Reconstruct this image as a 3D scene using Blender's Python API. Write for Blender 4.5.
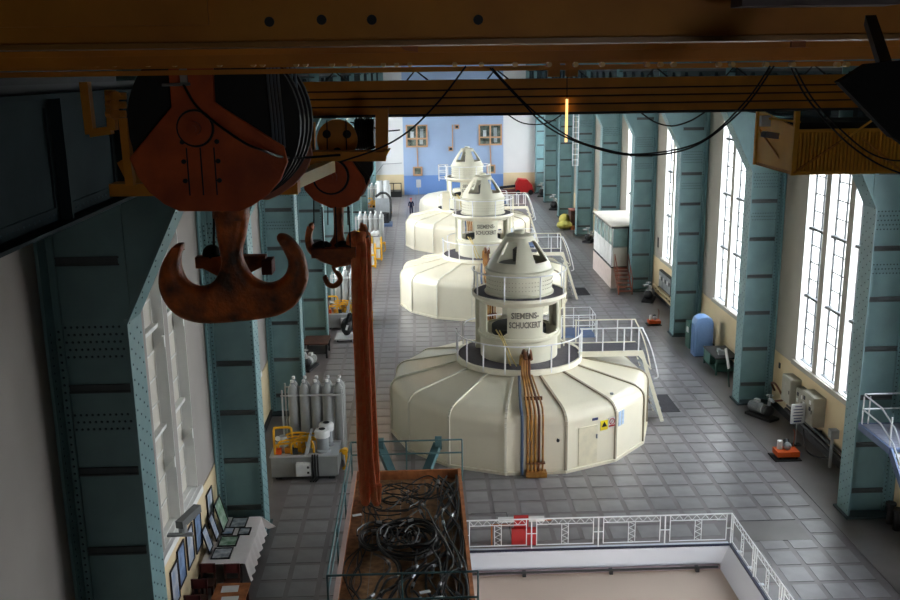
import bpy, bmesh, math, random
from math import pi, sin, cos, radians as R, sqrt, atan2
from mathutils import Vector, Matrix
random.seed(7)
for o in list(bpy.data.objects): bpy.data.objects.remove(o)
SC = bpy.context.scene
COL = SC.collection
# ------------------------------------------------------------------ camera
F, PIT, YAW, ROLL, H = 947.1, .2384, .0303, -.0138, 15.6
cy_, sy_, cp_, sp_, cr_, sr_ = cos(YAW), sin(YAW), cos(PIT), sin(PIT), cos(ROLL), sin(ROLL)
R0 = Vector((cy_, -sy_, 0)); FWD = Vector((cp_*sy_, cp_*cy_, -sp_)); U0 = Vector((sp_*sy_, sp_*cy_, cp_))
RT = R0*cr_ + U0*sr_; UP = U0*cr_ - R0*sr_
CAM = Vector((0, 0, H))
cd = bpy.data.cameras.new('camera'); cam = bpy.data.objects.new('camera', cd); COL.objects.link(cam)
cd.sensor_width = 36; cd.lens = 36*F/900; cd.clip_start = .05; cd.clip_end = 600
m4 = Matrix((RT, UP, -FWD)).transposed().to_4x4(); m4.translation = CAM
cam.matrix_world = m4; SC.camera = cam
def at(u, v, ax, val):
    d = FWD + RT*(u-450)/F - UP*(v-300)/F
    return CAM + d*((val-CAM[ax])/d[ax])
def pj(p):
    q = Vector(p)-CAM; d = q.dot(FWD)
    if d <= .1: return None
    return 450+F*q.dot(RT)/d, 300-F*q.dot(UP)/d
# ------------------------------------------------------------------ light
W = bpy.data.worlds.new('sky'); SC.world = W; W.use_nodes = True
nt = W.node_tree; bg = nt.nodes['Background']
tc = nt.nodes.new('ShaderNodeTexCoord'); sx = nt.nodes.new('ShaderNodeSeparateXYZ'); rp = nt.nodes.new('ShaderNodeValToRGB')
nt.links.new(tc.outputs['Generated'], sx.inputs[0]); nt.links.new(sx.outputs['Z'], rp.inputs[0]); nt.links.new(rp.outputs[0], bg.inputs[0])
rp.color_ramp.elements[0].color = (1, .975, .96, 1); rp.color_ramp.elements[1].color = (.86, .92, 1, 1)
bg.inputs[1].default_value = 15
sl = bpy.data.lights.new('sun', 'SUN'); sl.energy = 1.5; sl.angle = R(12); sl.color = (1, .96, .9)
so = bpy.data.objects.new('sun', sl); COL.objects.link(so); so.rotation_euler = (R(20), R(-50), 0); so.location = (40, 0, 40)
SC.view_settings.view_transform = 'Standard'; SC.view_settings.look = 'None'
SC.view_settings.gamma = 1; SC.view_settings.use_curve_mapping = False
SC.view_settings.exposure = 0.25
# hall geometry
XL, XR, YB, YF, ZC = -7.2, 16.5, 122.3, -8.0, 21.0
Y0, SP = 30.7, 11.76
for i in range(9):    # portals in the window openings only guide the sampling of the sky
    for s in (1, -1):
        if s < 0 and i < 3: continue
        pl = bpy.data.lights.new('window_portal', 'AREA'); pl.shape = 'RECTANGLE'; pl.size = 11.2; pl.size_y = 6.3
        pl.cycles.is_portal = True
        po = bpy.data.objects.new('window_portal', pl); COL.objects.link(po)
        po.location = (17.15 if s > 0 else -7.85, Y0+SP*(i-.5), 8.5); po.rotation_euler = (0, R(90)*s, 0)

pl = bpy.data.lights.new('window_portal', 'AREA'); pl.shape = 'RECTANGLE'; pl.size = 1.6; pl.size_y = 1.4; pl.cycles.is_portal = True  # portal for the opening added in the front wall
po = bpy.data.objects.new('window_portal', pl); COL.objects.link(po); po.location = (3.8, YF-.6, 13.7); po.rotation_euler = (R(90), 0, 0)
# ------------------------------------------------------------------ materials
def lin(c):
    return tuple(((x/255)/12.92 if x/255 <= .04045 else ((x/255+.055)/1.055)**2.4) for x in c)
MATS = {}
def mat(name, c, rough=.6, metal=0, var=.12, scale=3, c2=None, bump=0, bscale=40, rnd=0, spec=.5, emit=None, estr=0, coat=0):
    if name in MATS: return MATS[name]
    m = bpy.data.materials.new(name); m.use_nodes = True; n = m.node_tree; b = n.nodes['Principled BSDF']
    b.inputs['Roughness'].default_value = rough; b.inputs['Metallic'].default_value = metal
    b.inputs['Specular IOR Level'].default_value = spec; b.inputs['Coat Weight'].default_value = coat
    a = lin(c); z = lin(c2) if c2 else tuple(x*(1-var) for x in a)
    tc = n.nodes.new('ShaderNodeTexCoord'); no = n.nodes.new('ShaderNodeTexNoise'); no.inputs['Scale'].default_value = scale
    no.inputs['Detail'].default_value = 5
    n.links.new(tc.outputs['Object'], no.inputs['Vector'])
    mx = n.nodes.new('ShaderNodeValToRGB'); mx.color_ramp.elements[0].position = .35; mx.color_ramp.elements[1].position = .65
    mx.color_ramp.elements[0].color = (*a, 1); mx.color_ramp.elements[1].color = (*z, 1)
    n.links.new(no.outputs['Fac'], mx.inputs[0]); out = mx.outputs[0]
    if rnd:
        oi = n.nodes.new('ShaderNodeObjectInfo'); hs = n.nodes.new('ShaderNodeHueSaturation'); mr = n.nodes.new('ShaderNodeMapRange')
        mr.inputs['To Min'].default_value = 1-rnd; mr.inputs['To Max'].default_value = 1+rnd
        n.links.new(oi.outputs['Random'], mr.inputs['Value']); n.links.new(mr.outputs[0], hs.inputs['Value']); n.links.new(out, hs.inputs['Color']); out = hs.outputs[0]
    n.links.new(out, b.inputs['Base Color'])
    if bump:
        n2 = n.nodes.new('ShaderNodeTexNoise'); n2.inputs['Scale'].default_value = bscale; n.links.new(tc.outputs['Object'], n2.inputs['Vector'])
        bp = n.nodes.new('ShaderNodeBump'); bp.inputs['Strength'].default_value = bump; bp.inputs['Distance'].default_value = .02
        n.links.new(n2.outputs['Fac'], bp.inputs['Height']); n.links.new(bp.outputs[0], b.inputs['Normal'])
    if emit:
        b.inputs['Emission Color'].default_value = (*lin(emit), 1); b.inputs['Emission Strength'].default_value = estr
    MATS[name] = m; return m
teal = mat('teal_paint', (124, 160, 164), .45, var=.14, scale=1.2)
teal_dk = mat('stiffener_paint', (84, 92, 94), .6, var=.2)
dark_teal = mat('dark_teal_paint', (54, 66, 70), .9, var=.25, scale=.8, spec=.1)  # darker, duller teal for the runway girders
rivet_m = mat('rivet_paint', (62, 84, 92), .6)
plaster = mat('grey_plaster', (176, 171, 158), .9, var=.08, scale=.6)
plaster_l = mat('left_plaster', (164, 158, 152), .9, var=.10, scale=.5)
cream_w = mat('cream_wall', (224, 204, 164), .85, var=.07, scale=.7)
ceil_m = mat('ceiling_paint', (110, 112, 112), .9)
blue_w = mat('blue_wall_paint', (160, 182, 214), .85, var=.06, scale=.4)
blue_wd = mat('deep_blue_wall_paint', (108, 144, 202), .8, var=.06, scale=.5)
white_w = mat('white_wall_paint', (222, 222, 222), .9, var=.05, scale=.3)
tile_m = mat('floor_tile_glaze', (140, 136, 137), .30, var=.2, scale=1.3, rnd=.12)
band_m = mat('floor_joint_band', (124, 117, 118), .36, var=.25, scale=.8)
edge_f = mat('floor_slab', (120, 114, 112), .38, var=.25, scale=.5)
creamp = mat('cream_enamel', (242, 233, 208), .32, var=.05, scale=.8, coat=.2)
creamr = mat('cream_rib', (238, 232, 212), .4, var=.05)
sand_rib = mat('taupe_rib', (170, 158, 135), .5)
greenp = mat('greenish_cream_enamel', (222, 218, 196), .4, var=.06, scale=1.5)
deckm = mat('grey_deck', (88, 84, 92), .55, var=.2, scale=4, bump=.3, bscale=80)
railw = mat('white_rail', (242, 242, 244), .4)
white = mat('white_paint', (232, 232, 230), .5)
dark = mat('dark_metal', (34, 34, 36), .55, var=.3)
black = mat('black_rubber', (14, 14, 15), .6)
greym = mat('grey_paint', (150, 154, 156), .45, var=.1)
lgrey = mat('light_grey_paint', (190, 192, 192), .4, var=.08)
bottle_m = mat('gas_bottle_grey', (158, 160, 158), .35, var=.08)
orange_h = mat('worn_orange_paint', (220, 98, 38), .5, c2=(168, 72, 32), scale=2.2, bump=.3, bscale=25)
orange_hd = mat('greasy_hook_steel', (224, 112, 44), .42, c2=(84, 56, 38), scale=4.5, bump=.5, bscale=30)
pinkedge = mat('pale_worn_edge', (190, 120, 96), .6)
wood_o = mat('orange_block_paint', (186, 98, 44), .6, c2=(120, 60, 30), scale=6)
sling_m = mat('orange_sling', (255, 156, 100), .85, c2=(252, 128, 80), scale=9, bump=.8, bscale=60)
yel_c = mat('crane_yellow', (226, 150, 34), .5, var=.25, scale=2)
yel_d = mat('crane_ochre', (220, 146, 44), .55, c2=(190, 118, 34), scale=1.2)
yel_b = mat('bright_yellow', (236, 176, 24), .45, var=.1)
steelr = mat('steel_rope', (130, 142, 158), .4, metal=.6)
cablem = mat('black_cable', (12, 12, 14), .5)
wire_m = mat('wire_rope_black', (58, 56, 54), .42, metal=.5, var=.4, scale=9)
ferr = mat('silver_ferrule', (170, 172, 174), .4, metal=.7)
plank_m = mat('brown_planks', (166, 122, 82), .8, c2=(120, 86, 56), scale=5, bump=.4, rnd=.12)
board_m = mat('tan_board', (186, 116, 66), .75, c2=(150, 88, 48), scale=4)
tealr = mat('teal_rail', (78, 112, 116), .5, var=.2)
copper = mat('copper_brown_pipe', (186, 132, 56), .4, c2=(150, 98, 48), scale=3)
copper_d = mat('dark_copper', (110, 66, 38), .4, metal=.3)
blue_p = mat('blue_pipe', (78, 96, 122), .4)
orangeb = mat('signal_orange', (226, 92, 24), .5, var=.1)
bluecab = mat('light_blue_plastic', (124, 158, 204), .4, var=.06)
greenb = mat('workbench_green', (56, 96, 86), .5, var=.15)
platb = mat('blue_steel', (94, 114, 150), .5, var=.12)
red_m = mat('signal_red', (184, 22, 24), .5, var=.15)
navy = mat('navy_cloth', (28, 34, 66), .9)
navyrail = mat('navy_edge', (30, 34, 62), .5)
mauve = mat('mauve_ledge', (150, 132, 136), .8)
beige = mat('beige_slab', (206, 186, 170), .85, var=.05, scale=.4)
pitw = mat('pit_white', (214, 218, 226), .7, var=.04, scale=.5)
skin_m = mat('skin', (205, 150, 122), .6)
clothw = mat('white_cloth', (222, 216, 214), .9, var=.05)
frame_d = mat('dark_picture_frame', (42, 40, 44), .5)
brownw = mat('brown_wood', (84, 46, 34), .6, c2=(56, 32, 26), scale=6)
red_br = mat('rust_stairs', (136, 74, 50), .6)
winfr = mat('tan_window_frame', (204, 160, 122), .6)
room_d = mat('dim_room', (48, 60, 50), .7, c2=(120, 130, 118), scale=1.6)
muntin = mat('dark_muntin', (46, 50, 54), .5)
reveal = mat('white_reveal', (232, 232, 230), .7, var=.04)
transm = mat('grey_transom', (84, 88, 88), .6)
frost = mat('whitewashed_pane', (212, 207, 196), .5, var=.06, scale=2, rnd=.05)
lframe = mat('pale_sash', (238, 238, 234), .5)
yellowbag = mat('yellow_sack', (206, 196, 96), .7, bump=.6, bscale=6)
pinkw = mat('pinkish_panel', (226, 208, 200), .7)
glassg = mat('green_window_glass', (128, 156, 154), .12, var=.2, scale=1.5)
roofw = mat('kiosk_roof_white', (196, 188, 174), .8, var=.12, scale=1)
text_m = mat('dark_grey_letters', (126, 121, 110), .6)
ink = mat('ink_blue', (60, 66, 110), .7)
leafm = mat('leaf_green', (50, 110, 60), .6)
conc = mat('outside_ground', (150, 148, 140), .9)
warm_e = mat('warm_tube', (255, 220, 150), .5, emit=(255, 206, 130), estr=1.5)
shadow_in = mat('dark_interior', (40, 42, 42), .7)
def picmat(name, base, c2, sc): return mat(name, base, .3, c2=c2, scale=sc)
pics = [picmat('print_blue', (150, 178, 214), (70, 92, 140), 3), picmat('print_green', (188, 206, 190), (70, 120, 80), 3.5), picmat('print_grey', (196, 200, 204), (110, 120, 130), 4), picmat('print_pale', (210, 214, 220), (120, 150, 190), 2.5)]
def glass():
    m = bpy.data.materials.new('window_glass'); m.use_nodes = True; n = m.node_tree; n.nodes.clear()
    o = n.nodes.new('ShaderNodeOutputMaterial'); t = n.nodes.new('ShaderNodeBsdfTransparent'); g = n.nodes.new('ShaderNodeBsdfGlossy'); mx = n.nodes.new('ShaderNodeMixShader')
    t.inputs[0].default_value = (.93, .96, .98, 1); g.inputs['Roughness'].default_value = .05; mx.inputs[0].default_value = .06
    n.links.new(t.outputs[0], mx.inputs[1]); n.links.new(g.outputs[0], mx.inputs[2]); n.links.new(mx.outputs[0], o.inputs[0]); return m
glass_m = glass()

# ------------------------------------------------------------------ mesh helpers
class MB:
    def __init__(s): s.v = []; s.f = []
    def add(s, v, f):
        o = len(s.v); s.v += [Vector(x) for x in v]; s.f += [tuple(i+o for i in q) for q in f]; return s
    def box(s, x0, x1, y0, y1, z0, z1):
        return s.add([(x, y, z) for z in (z0, z1) for y in (y0, y1) for x in (x0, x1)],
                     [(0, 2, 3, 1), (4, 5, 7, 6), (0, 1, 5, 4), (2, 6, 7, 3), (0, 4, 6, 2), (1, 3, 7, 5)])
    def cb(s, c, sz, rz=0, ry=0, rx=0):
        m = Matrix.Rotation(rz, 3, 'Z') @ Matrix.Rotation(ry, 3, 'Y') @ Matrix.Rotation(rx, 3, 'X')
        c = Vector(c); v = [c + m @ Vector((a*sz[0]/2, b*sz[1]/2, d*sz[2]/2)) for d in (-1, 1) for b in (-1, 1) for a in (-1, 1)]
        return s.add(v, [(0, 2, 3, 1), (4, 5, 7, 6), (0, 1, 5, 4), (2, 6, 7, 3), (0, 4, 6, 2), (1, 3, 7, 5)])
    def beam(s, p, q, w, h, up=(0, 0, 1)):
        p = Vector(p); q = Vector(q); d = (q-p).normalized(); u = Vector(up)
        if abs(d.dot(u)) > .98: u = Vector((0, 1, 0))
        a = d.cross(u).normalized(); b = a.cross(d)
        v = [e + a*i*w/2 + b*j*h/2 for e in (p, q) for j in (-1, 1) for i in (-1, 1)]
        return s.add(v, [(0, 1, 3, 2), (4, 6, 7, 5), (0, 4, 5, 1), (2, 3, 7, 6), (0, 2, 6, 4), (1, 5, 7, 3)])
    def tube(s, pts, r, n=6, closed=False, cap=True):
        pts = [Vector(p) for p in pts]; k = len(pts); rings = []
        t0 = (pts[1]-pts[0]).normalized(); u = Vector((0, 0, 1)) if abs(t0.z) < .9 else Vector((1, 0, 0))
        a = t0.cross(u).normalized(); o = len(s.v)
        for i in range(k):
            if closed: t = (pts[(i+1) % k]-pts[i-1])
            else: t = pts[min(i+1, k-1)]-pts[max(i-1, 0)]
            if t.length < 1e-7: t = t0
            t = t.normalized(); a = (a - t*a.dot(t)); a = a.normalized() if a.length > 1e-6 else t.orthogonal().normalized(); b = t.cross(a)
            rr = r[i] if isinstance(r, (list, tuple)) else r
            s.v += [pts[i] + (a*cos(2*pi*j/n) + b*sin(2*pi*j/n))*rr for j in range(n)]
        for i in range(k if closed else k-1):
            i2 = (i+1) % k
            s.f += [(o+i*n+j, o+i*n+(j+1) % n, o+i2*n+(j+1) % n, o+i2*n+j) for j in range(n)]
        if cap and not closed: s.f += [tuple(o+j for j in reversed(range(n))), tuple(o+(k-1)*n+j for j in range(n))]
        return s
    def cyl(s, p, q, r, n=12, r2=None): return s.tube([p, q], [r, r if r2 is None else r2], n)
    def lathe(s, prof, c, n=32, a0=0, a1=2*pi, close=True):
        o = len(s.v); full = abs(a1-a0-2*pi) < 1e-6; m = n if full else n+1
        for i in range(m):
            a = a0+(a1-a0)*i/n; s.v += [Vector((c[0]+r*cos(a), c[1]+r*sin(a), c[2]+z)) for r, z in prof]
        k = len(prof)
        for i in range(n):
            j = (i+1) % m
            s.f += [(o+i*k+q, o+j*k+q, o+j*k+q+1, o+i*k+q+1) for q in range(k-1)]
        return s
    def prism(s, pts, vec):
        n = len(pts); vec = Vector(vec); p = [Vector(x) for x in pts]
        return s.add(p+[x+vec for x in p], [tuple(reversed(range(n))), tuple(range(n, 2*n))] + [(i, (i+1) % n, (i+1) % n+n, i+n) for i in range(n)])
    def sphere(s, c, r, n=10, sz=(1, 1, 1)):
        k = n//2; prof = [(sin(pi*i/k), -cos(pi*i/k)) for i in range(k+1)]
        o = len(s.v); s.lathe(prof, (0, 0, 0), n)
        for i in range(o, len(s.v)): q = s.v[i]; s.v[i] = Vector((c[0]+q.x*r*sz[0], c[1]+q.y*r*sz[1], c[2]+q.z*r*sz[2]))
        return s
    def rot(s, c, a):
        c = Vector(c); m = Matrix.Rotation(a, 3, 'Z'); s.v = [c+m @ (x-c) for x in s.v]; return s
    def mesh(s, name, m, off=Vector((0, 0, 0)), smooth=35):
        me = bpy.data.meshes.new(name); me.from_pydata([tuple(x-off) for x in s.v], [], s.f)
        bm = bmesh.new(); bm.from_mesh(me); bmesh.ops.recalc_face_normals(bm, faces=bm.faces); bm.to_mesh(me); bm.free()
        if smooth:
            me.polygons.foreach_set('use_smooth', [True]*len(me.polygons)); me.set_sharp_from_angle(angle=R(smooth))
        me.materials.append(m); me.update(); return me
def link(name, me, parent=None, loc=(0, 0, 0)):
    o = bpy.data.objects.new(name, me); COL.objects.link(o); o.location = loc
    if parent is not None: o.parent = parent
    return o
def wloc(o):
    v = Vector((0, 0, 0))
    while o is not None: v += o.location; o = o.parent
    return v
def part(name, mb, m, parent, label=None, smooth=35):     # world-space builder, child of an unrotated parent
    o = link(name, mb.mesh(name, m, wloc(parent), smooth), parent)
    if label: o['label'] = label
    return o
def pieces(name, mb, m, parent, smooth=35):               # one object per separate piece
    par = list(range(len(mb.v)))
    def fd(a):
        while par[a] != a: par[a] = par[par[a]]; a = par[a]
        return a
    for q in mb.f:
        for k in q[1:]: par[fd(k)] = fd(q[0])
    gr_ = {}
    for q in mb.f: gr_.setdefault(fd(q[0]), []).append(q)
    for fs in gr_.values():
        ids = sorted({k for q in fs for k in q}); ix = {k: i for i, k in enumerate(ids)}
        n_ = MB(); n_.v = [mb.v[k] for k in ids]; n_.f = [tuple(ix[k] for k in q) for q in fs]; part(name, n_, m, parent, smooth=smooth)
def tag(o, label, cat, group=None, kind=None):
    o['label'] = label; o['category'] = cat
    if group: o['group'] = group
    if kind: o['kind'] = kind
    return o
def thing(name, label, cat, loc, group=None):
    o = bpy.data.objects.new(name, None); COL.objects.link(o); o.location = loc; o.empty_display_size = .2
    return tag(o, label, cat, group)
def solo(name, mb, m, label, cat, group=None, smooth=35):
    xs = [v.x for v in mb.v]; ys = [v.y for v in mb.v]; zs = [v.z for v in mb.v]
    c = Vector(((min(xs)+max(xs))/2, (min(ys)+max(ys))/2, min(zs)))
    return tag(link(name, mb.mesh(name, m, c, smooth), None, c), label, cat, group)
def struct(name, mb, m, parent=None, smooth=0):
    o = link(name, mb.mesh(name, m, wloc(parent) if parent else Vector((0, 0, 0)), smooth), parent)
    if parent is None: o['kind'] = 'structure'
    return o
def copy_tree(o, parent=None):
    c = o.copy(); COL.objects.link(c); c.parent = parent
    for ch in o.children: copy_tree(ch, c)
    return c
def crom(p, k=6, closed=False):
    p = [Vector(x) for x in p]; n = len(p); out = []
    for i in range(n if closed else n-1):
        if closed: a, b, c, d = p[i-1], p[i], p[(i+1) % n], p[(i+2) % n]
        else: a, b, c, d = p[max(i-1, 0)], p[i], p[i+1], p[min(i+2, n-1)]
        for j in range(k):
            t = j/k
            out.append(.5*((2*b)+(c-a)*t+(2*a-5*b+4*c-d)*t*t+(3*b-a-3*c+d)*t*t*t))
    if not closed: out.append(p[-1])
    return out
def plate(pts, y, th, bev=.02, smooth_pts=0, res=2):      # outline in the XZ plane at depth y, given thickness and rounded edges
    pts = [Vector((p[0], p[2] if len(p) > 2 else p[1], 0)) for p in pts]
    if smooth_pts: pts = crom(pts, smooth_pts, True)
    cu = bpy.data.curves.new('tmp', 'CURVE'); cu.dimensions = '2D'; cu.fill_mode = 'BOTH'; cu.extrude = th/2-bev; cu.bevel_depth = bev; cu.bevel_resolution = res; cu.offset = -bev
    sp = cu.splines.new('POLY'); sp.points.add(len(pts)-1)
    for i, p in enumerate(pts): sp.points[i].co = (p.x, p.y, 0, 1)
    sp.use_cyclic_u = True
    o = bpy.data.objects.new('tmp', cu); COL.objects.link(o); dg = bpy.context.evaluated_depsgraph_get(); dg.update()
    me = bpy.data.meshes.new_from_object(o.evaluated_get(dg)); bpy.data.objects.remove(o); bpy.data.curves.remove(cu)
    mb = MB(); mb.add([(v.co.x, y+v.co.z, v.co.y) for v in me.vertices], [tuple(q.vertices) for q in me.polygons]); bpy.data.meshes.remove(me)
    return mb
def text_mb(body, size, extr=.01, align='CENTER', font_space=1.0):
    cu = bpy.data.curves.new('tmp', 'FONT'); cu.body = body; cu.size = size; cu.extrude = extr; cu.align_x = align; cu.space_line = font_space; cu.resolution_u = 2; cu.offset = size*.03
    o = bpy.data.objects.new('tmp', cu); COL.objects.link(o); dg = bpy.context.evaluated_depsgraph_get(); dg.update()
    me = bpy.data.meshes.new_from_object(o.evaluated_get(dg)); bpy.data.objects.remove(o); bpy.data.curves.remove(cu)
    mb = MB(); mb.add([tuple(v.co) for v in me.vertices], [tuple(q.vertices) for q in me.polygons]); bpy.data.meshes.remove(me)
    return mb
ORD = ['nearest', 'second nearest', 'third nearest', 'fourth nearest', 'fifth nearest', 'sixth nearest', 'seventh nearest', 'eighth nearest', 'ninth nearest', 'tenth nearest', 'farthest', 'last', 'last']
NTH = ['first', 'second', 'third', 'fourth', 'fifth', 'sixth', 'seventh', 'eighth', 'ninth', 'tenth', 'eleventh', 'twelfth']

# ================================================================== FLOOR
PX0, PX1, PY0, PY1 = 1.3, 10.15, 20.0, 28.6        # the pit opening
fb = MB()
for a in ((XL-.6, PX0, YF, YB), (PX1, XR+.6, YF, YB), (PX0, PX1, PY1, YB), (PX0, PX1, YF, PY0)): fb.box(*a, -.3, -.012)
floor = struct('floor', fb, band_m)
part('edge_slab', MB().box(14.25, XR, YF, YB, -.02, 0), edge_f, floor, smooth=0)
part('edge_slab', MB().box(XL, -6.0, YF, YB, -.02, 0), edge_f, floor, smooth=0)
part('threshold_slab', MB().box(PX1+.35, 13.0, 28.8, 30.2, -.02, .002), edge_f, floor, smooth=0)
TX, TY = .97, 1.03; tx0 = at(572, 508, 2, 0).x+TX/2; ty0 = at(620, 487, 2, 0).y+TY/2
tile_me = MB().box(-.40, .40, -.43, .43, -.02, 0).mesh('floor_tile', tile_m, smooth=0)
GC = [(4.25, 40.3), (4.25, 63.8), (4.35, 86.4)]
cands = []
for i in range(-16, 12):
    for j in range(-42, 100):
        x = tx0+TX*i; y = ty0+TY*j
        if x > 13.9 or x < -5.75: continue
        if y > YB-.5 or y < YF+.5: continue
        if PX0-.4 < x < PX1+.4 and PY0-.4 < y < PY1+.45: continue
        if 10.4 < x < 13 and 28.9 < y < 30.4: continue
        if any((x-a)**2+(y-b)**2 < 5.1**2 for a, b in GC): continue
        p = pj((x, y, 0)); vis = p and -10 < p[0] < 910 and -10 < p[1] < 606
        if vis and -2.3 < x < 1.0 and y < 31: vis = False
        cands.append((0 if vis else 1, y, x))
cands.sort()
for k, (s, y, x) in enumerate(cands[:300]): link('floor_tile', tile_me, floor, (x, y, 0))
rest = MB()
for s, y, x in cands[300:]: rest.box(x-.40, x+.40, y-.43, y+.43, -.02, 0)
o = part('floor_tile', rest, tile_m, floor, smooth=0); o['kind'] = 'stuff'
# dark grating in the floor beside the steps of each generator set
for i, (cx, cyy) in enumerate(GC[:2]):
    g = thing('floor_grating', ['dark steel floor grating beside the ladder of the nearest generator', 'dark steel floor grating beside the ladder of the middle generator'][i], 'grating', (11.3, cyy+2.0, 0))
    part('frame', MB().box(10.75, 11.9, cyy+.9, cyy+3.3, 0, .012), dark, g)
    b = MB()
    for q in range(18): b.box(10.8, 11.85, cyy+.98+q*.128, cyy+1.02+q*.128, .012, .02)
    part('grating_bar', b, deckm, g)['kind'] = 'stuff'

# ================================================================== WALLS AND WINDOWS
DZ, SZ, WZ1 = 2.65, 2.9, 14.0
LW, MW = 1.78, .42
def light_spans(c):
    w = 3*LW+2*MW; y = c-w/2
    return [(y+k*(LW+MW), y+k*(LW+MW)+LW) for k in range(3)]
def side_wall(name, xin, sgn, bays, m):
    bays = sorted(bays)
    xo = xin+sgn*.55; w = MB(); x0, x1 = min(xin, xo), max(xin, xo); prev = YF
    for c in bays:
        sp_ = light_spans(c)
        for k, (a, b) in enumerate(sp_):
            w.box(x0, x1, prev, a, -.3, ZC); w.box(x0, x1, a, b, -.3, SZ); w.box(x0, x1, a, b, WZ1, ZC); prev = b
    w.box(x0, x1, prev, YB, -.3, ZC)
    return struct(name, w, m)
baysR = [Y0+SP*(i-.5) for i in range(0, 9)]
baysL = [Y0+SP*(i-.5) for i in range(0, 9)]
side_wall('wall_right', XR, 1, baysR, plaster)
side_wall('wall_left', XL, -1, baysL, plaster_l)
struct('wall_back', MB().box(XL-.6, XR+.6, YB, YB+.5, -.3, ZC), white_w)
FW0, FW1, FZ0, FZ1 = 3.0, 4.6, 13.0, 14.4  # opening added in the unseen front wall to light crane and hooks
struct('wall_front', MB().box(XL-.6, FW0, YF-.5, YF, -.3, ZC).box(FW1, XR+.6, YF-.5, YF, -.3, ZC).box(FW0, FW1, YF-.5, YF, -.3, FZ0).box(FW0, FW1, YF-.5, YF, FZ1, ZC), plaster)
w = bpy.data.objects.new('window_40', None); COL.objects.link(w); w.location = ((FW0+FW1)/2, YF-.3, FZ0); w['kind'] = 'structure'
for k in range(3): part('window_frame', MB().box(FW0+k*.8-.05, FW0+k*.8+.05, YF-.33, YF-.25, FZ0, FZ1), muntin, w, smooth=0)
for k in range(2): part('pane', MB().box(FW0+k*.8+.05, FW0+k*.8+.75, YF-.30, YF-.29, FZ0, FZ1), glass_m, w, smooth=0)
struct('ceiling', MB().box(XL-.6, XR+.6, YF-.5, YB+.5, ZC, ZC+.4), ceil_m)
cb = struct('ceiling_beams', MB().box(XL, XR, Y0-.2, Y0+.2, ZC-1, ZC), teal)
for i in range(-2, 9):
    if i: 
        o = link('ceiling_beams', cb.data, None, (0, SP*i, 0)); o['kind'] = 'structure'
for n, x0, x1 in (('trim_1', XR-.03, XR), ('trim_2', XL, XL+.03)):
    struct(n, MB().box(x0, x1, YF, YB-.02, 0, DZ), cream_w)
for n, x0, x1 in (('trim_3', XR-.10, XR), ('trim_4', XL, XL+.10)):
    struct(n, MB().box(x0, x1, YF, YB-.02, 0, .3), dark)
struct('trim_5', MB().box(XL, -2, YB-.04, YB, 0, 2.6).box(10.8, XR, YB-.04, YB, 0, 2.6), cream_w)
struct('trim_6', MB().box(-2, 10.8, YB-.08, YB, 2.45, 17.5), blue_w)
struct('trim_7', MB().box(-2, 10.8, YB-.09, YB, 0, 2.45), blue_wd)
NR, PH = 15, (WZ1-SZ)/15
for side, bays, xin, sg in (('R', baysR, XR, 1), ('L', baysL, XL, -1)):
    xs = xin+sg*.33
    pane_me = MB().box(-.006, .006, -LW/4+.035, LW/4-.035, -PH/2+.02, PH/2-.02).mesh('pane', glass_m if side == 'R' else frost, smooth=0)
    fr = MB(); sl_ = MB(); tr = MB(); rev = MB()
    for a, b in light_spans(0):
        for y in (a+.02, (a+b)/2, b-.02): fr.box(-.03, .03, y-.035, y+.035, 0, WZ1-SZ)
        for k in range(NR+1):
            if k % 4: fr.box(-.025, .025, a, b, k*PH-.026, k*PH+.026)
            else: tr.box(-.05-(.12 if sg > 0 else 0), .05+(.12 if sg < 0 else 0), a, b, k*PH-.055, k*PH+.055)
        for y, d in ((a, 1), (b, -1)):
            q0, q1 = sorted((y, y+d*.02)); rev.box(min(-sg*.33, sg*.2), max(-sg*.33, sg*.2), q0, q1, 0, WZ1-SZ)
        rev.box(min(-sg*.33, sg*.2), max(-sg*.33, sg*.2), a, b, .0, .03)
    A0, A1 = light_spans(0)[0][0], light_spans(0)[2][1]
    sl_.box(min(-sg*.33, -sg*.45), max(-sg*.33, -sg*.45), A0-.2, A1+.2, -.22, -.0)
    mm = [x.mesh(n_, m_, smooth=0) for x, n_, m_ in ((fr, 'window_frame', muntin if side == 'R' else lframe), (tr, 'transom', transm if side == 'R' else lframe), (rev, 'reveal', reveal), (sl_, 'window_sill', plaster if side == 'R' else reveal))]
    for bi, c in enumerate(bays):
        w = bpy.data.objects.new('window_%d' % (bi+1+(20 if side == 'L' else 0)), None); COL.objects.link(w); w.location = (xs, c, SZ); w['kind'] = 'structure'
        for n_, me in zip(('window_frame', 'transom', 'reveal', 'window_sill'), mm): link(n_, me, w)
        if side == 'L' and bi > 2:
            for a, b in light_spans(0): link('pane', MB().box(-.006, .006, a, b, 0, WZ1-SZ).mesh('pane', glass_m, smooth=0), w)
            continue
        for a, b in light_spans(0):
            for s in (.25, .75):
                for k in range(NR): link('pane', pane_me, w, (0, a+(b-a)*s, (k+.5)*PH))
        if side == 'L':      # casement handles of the left windows
            h = MB()
            for a, b in light_spans(0):
                for z in (1.6, 5.2): h.beam((.03, b-.1, z), (.30, b-.1, z+.25), .05, .09).box(.28, .34, b-.16, b-.04, z+.1, z+.42)
            link('window_handle', h.mesh('window_handle', lframe), w)
gr = struct('ground_outside', MB().box(XR+.6, 160, -60, 220, -.4, -.1).box(-160, XL-.6, -60, 220, -.4, -.1), conc)
# the sloping grey plaster panel behind the bench
struct('trim_8', MB().box(XR-.05, XR-.03, 43.5, 46.2, .3, 2.75), mat('grey_board', (126, 124, 124), .8))

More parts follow.
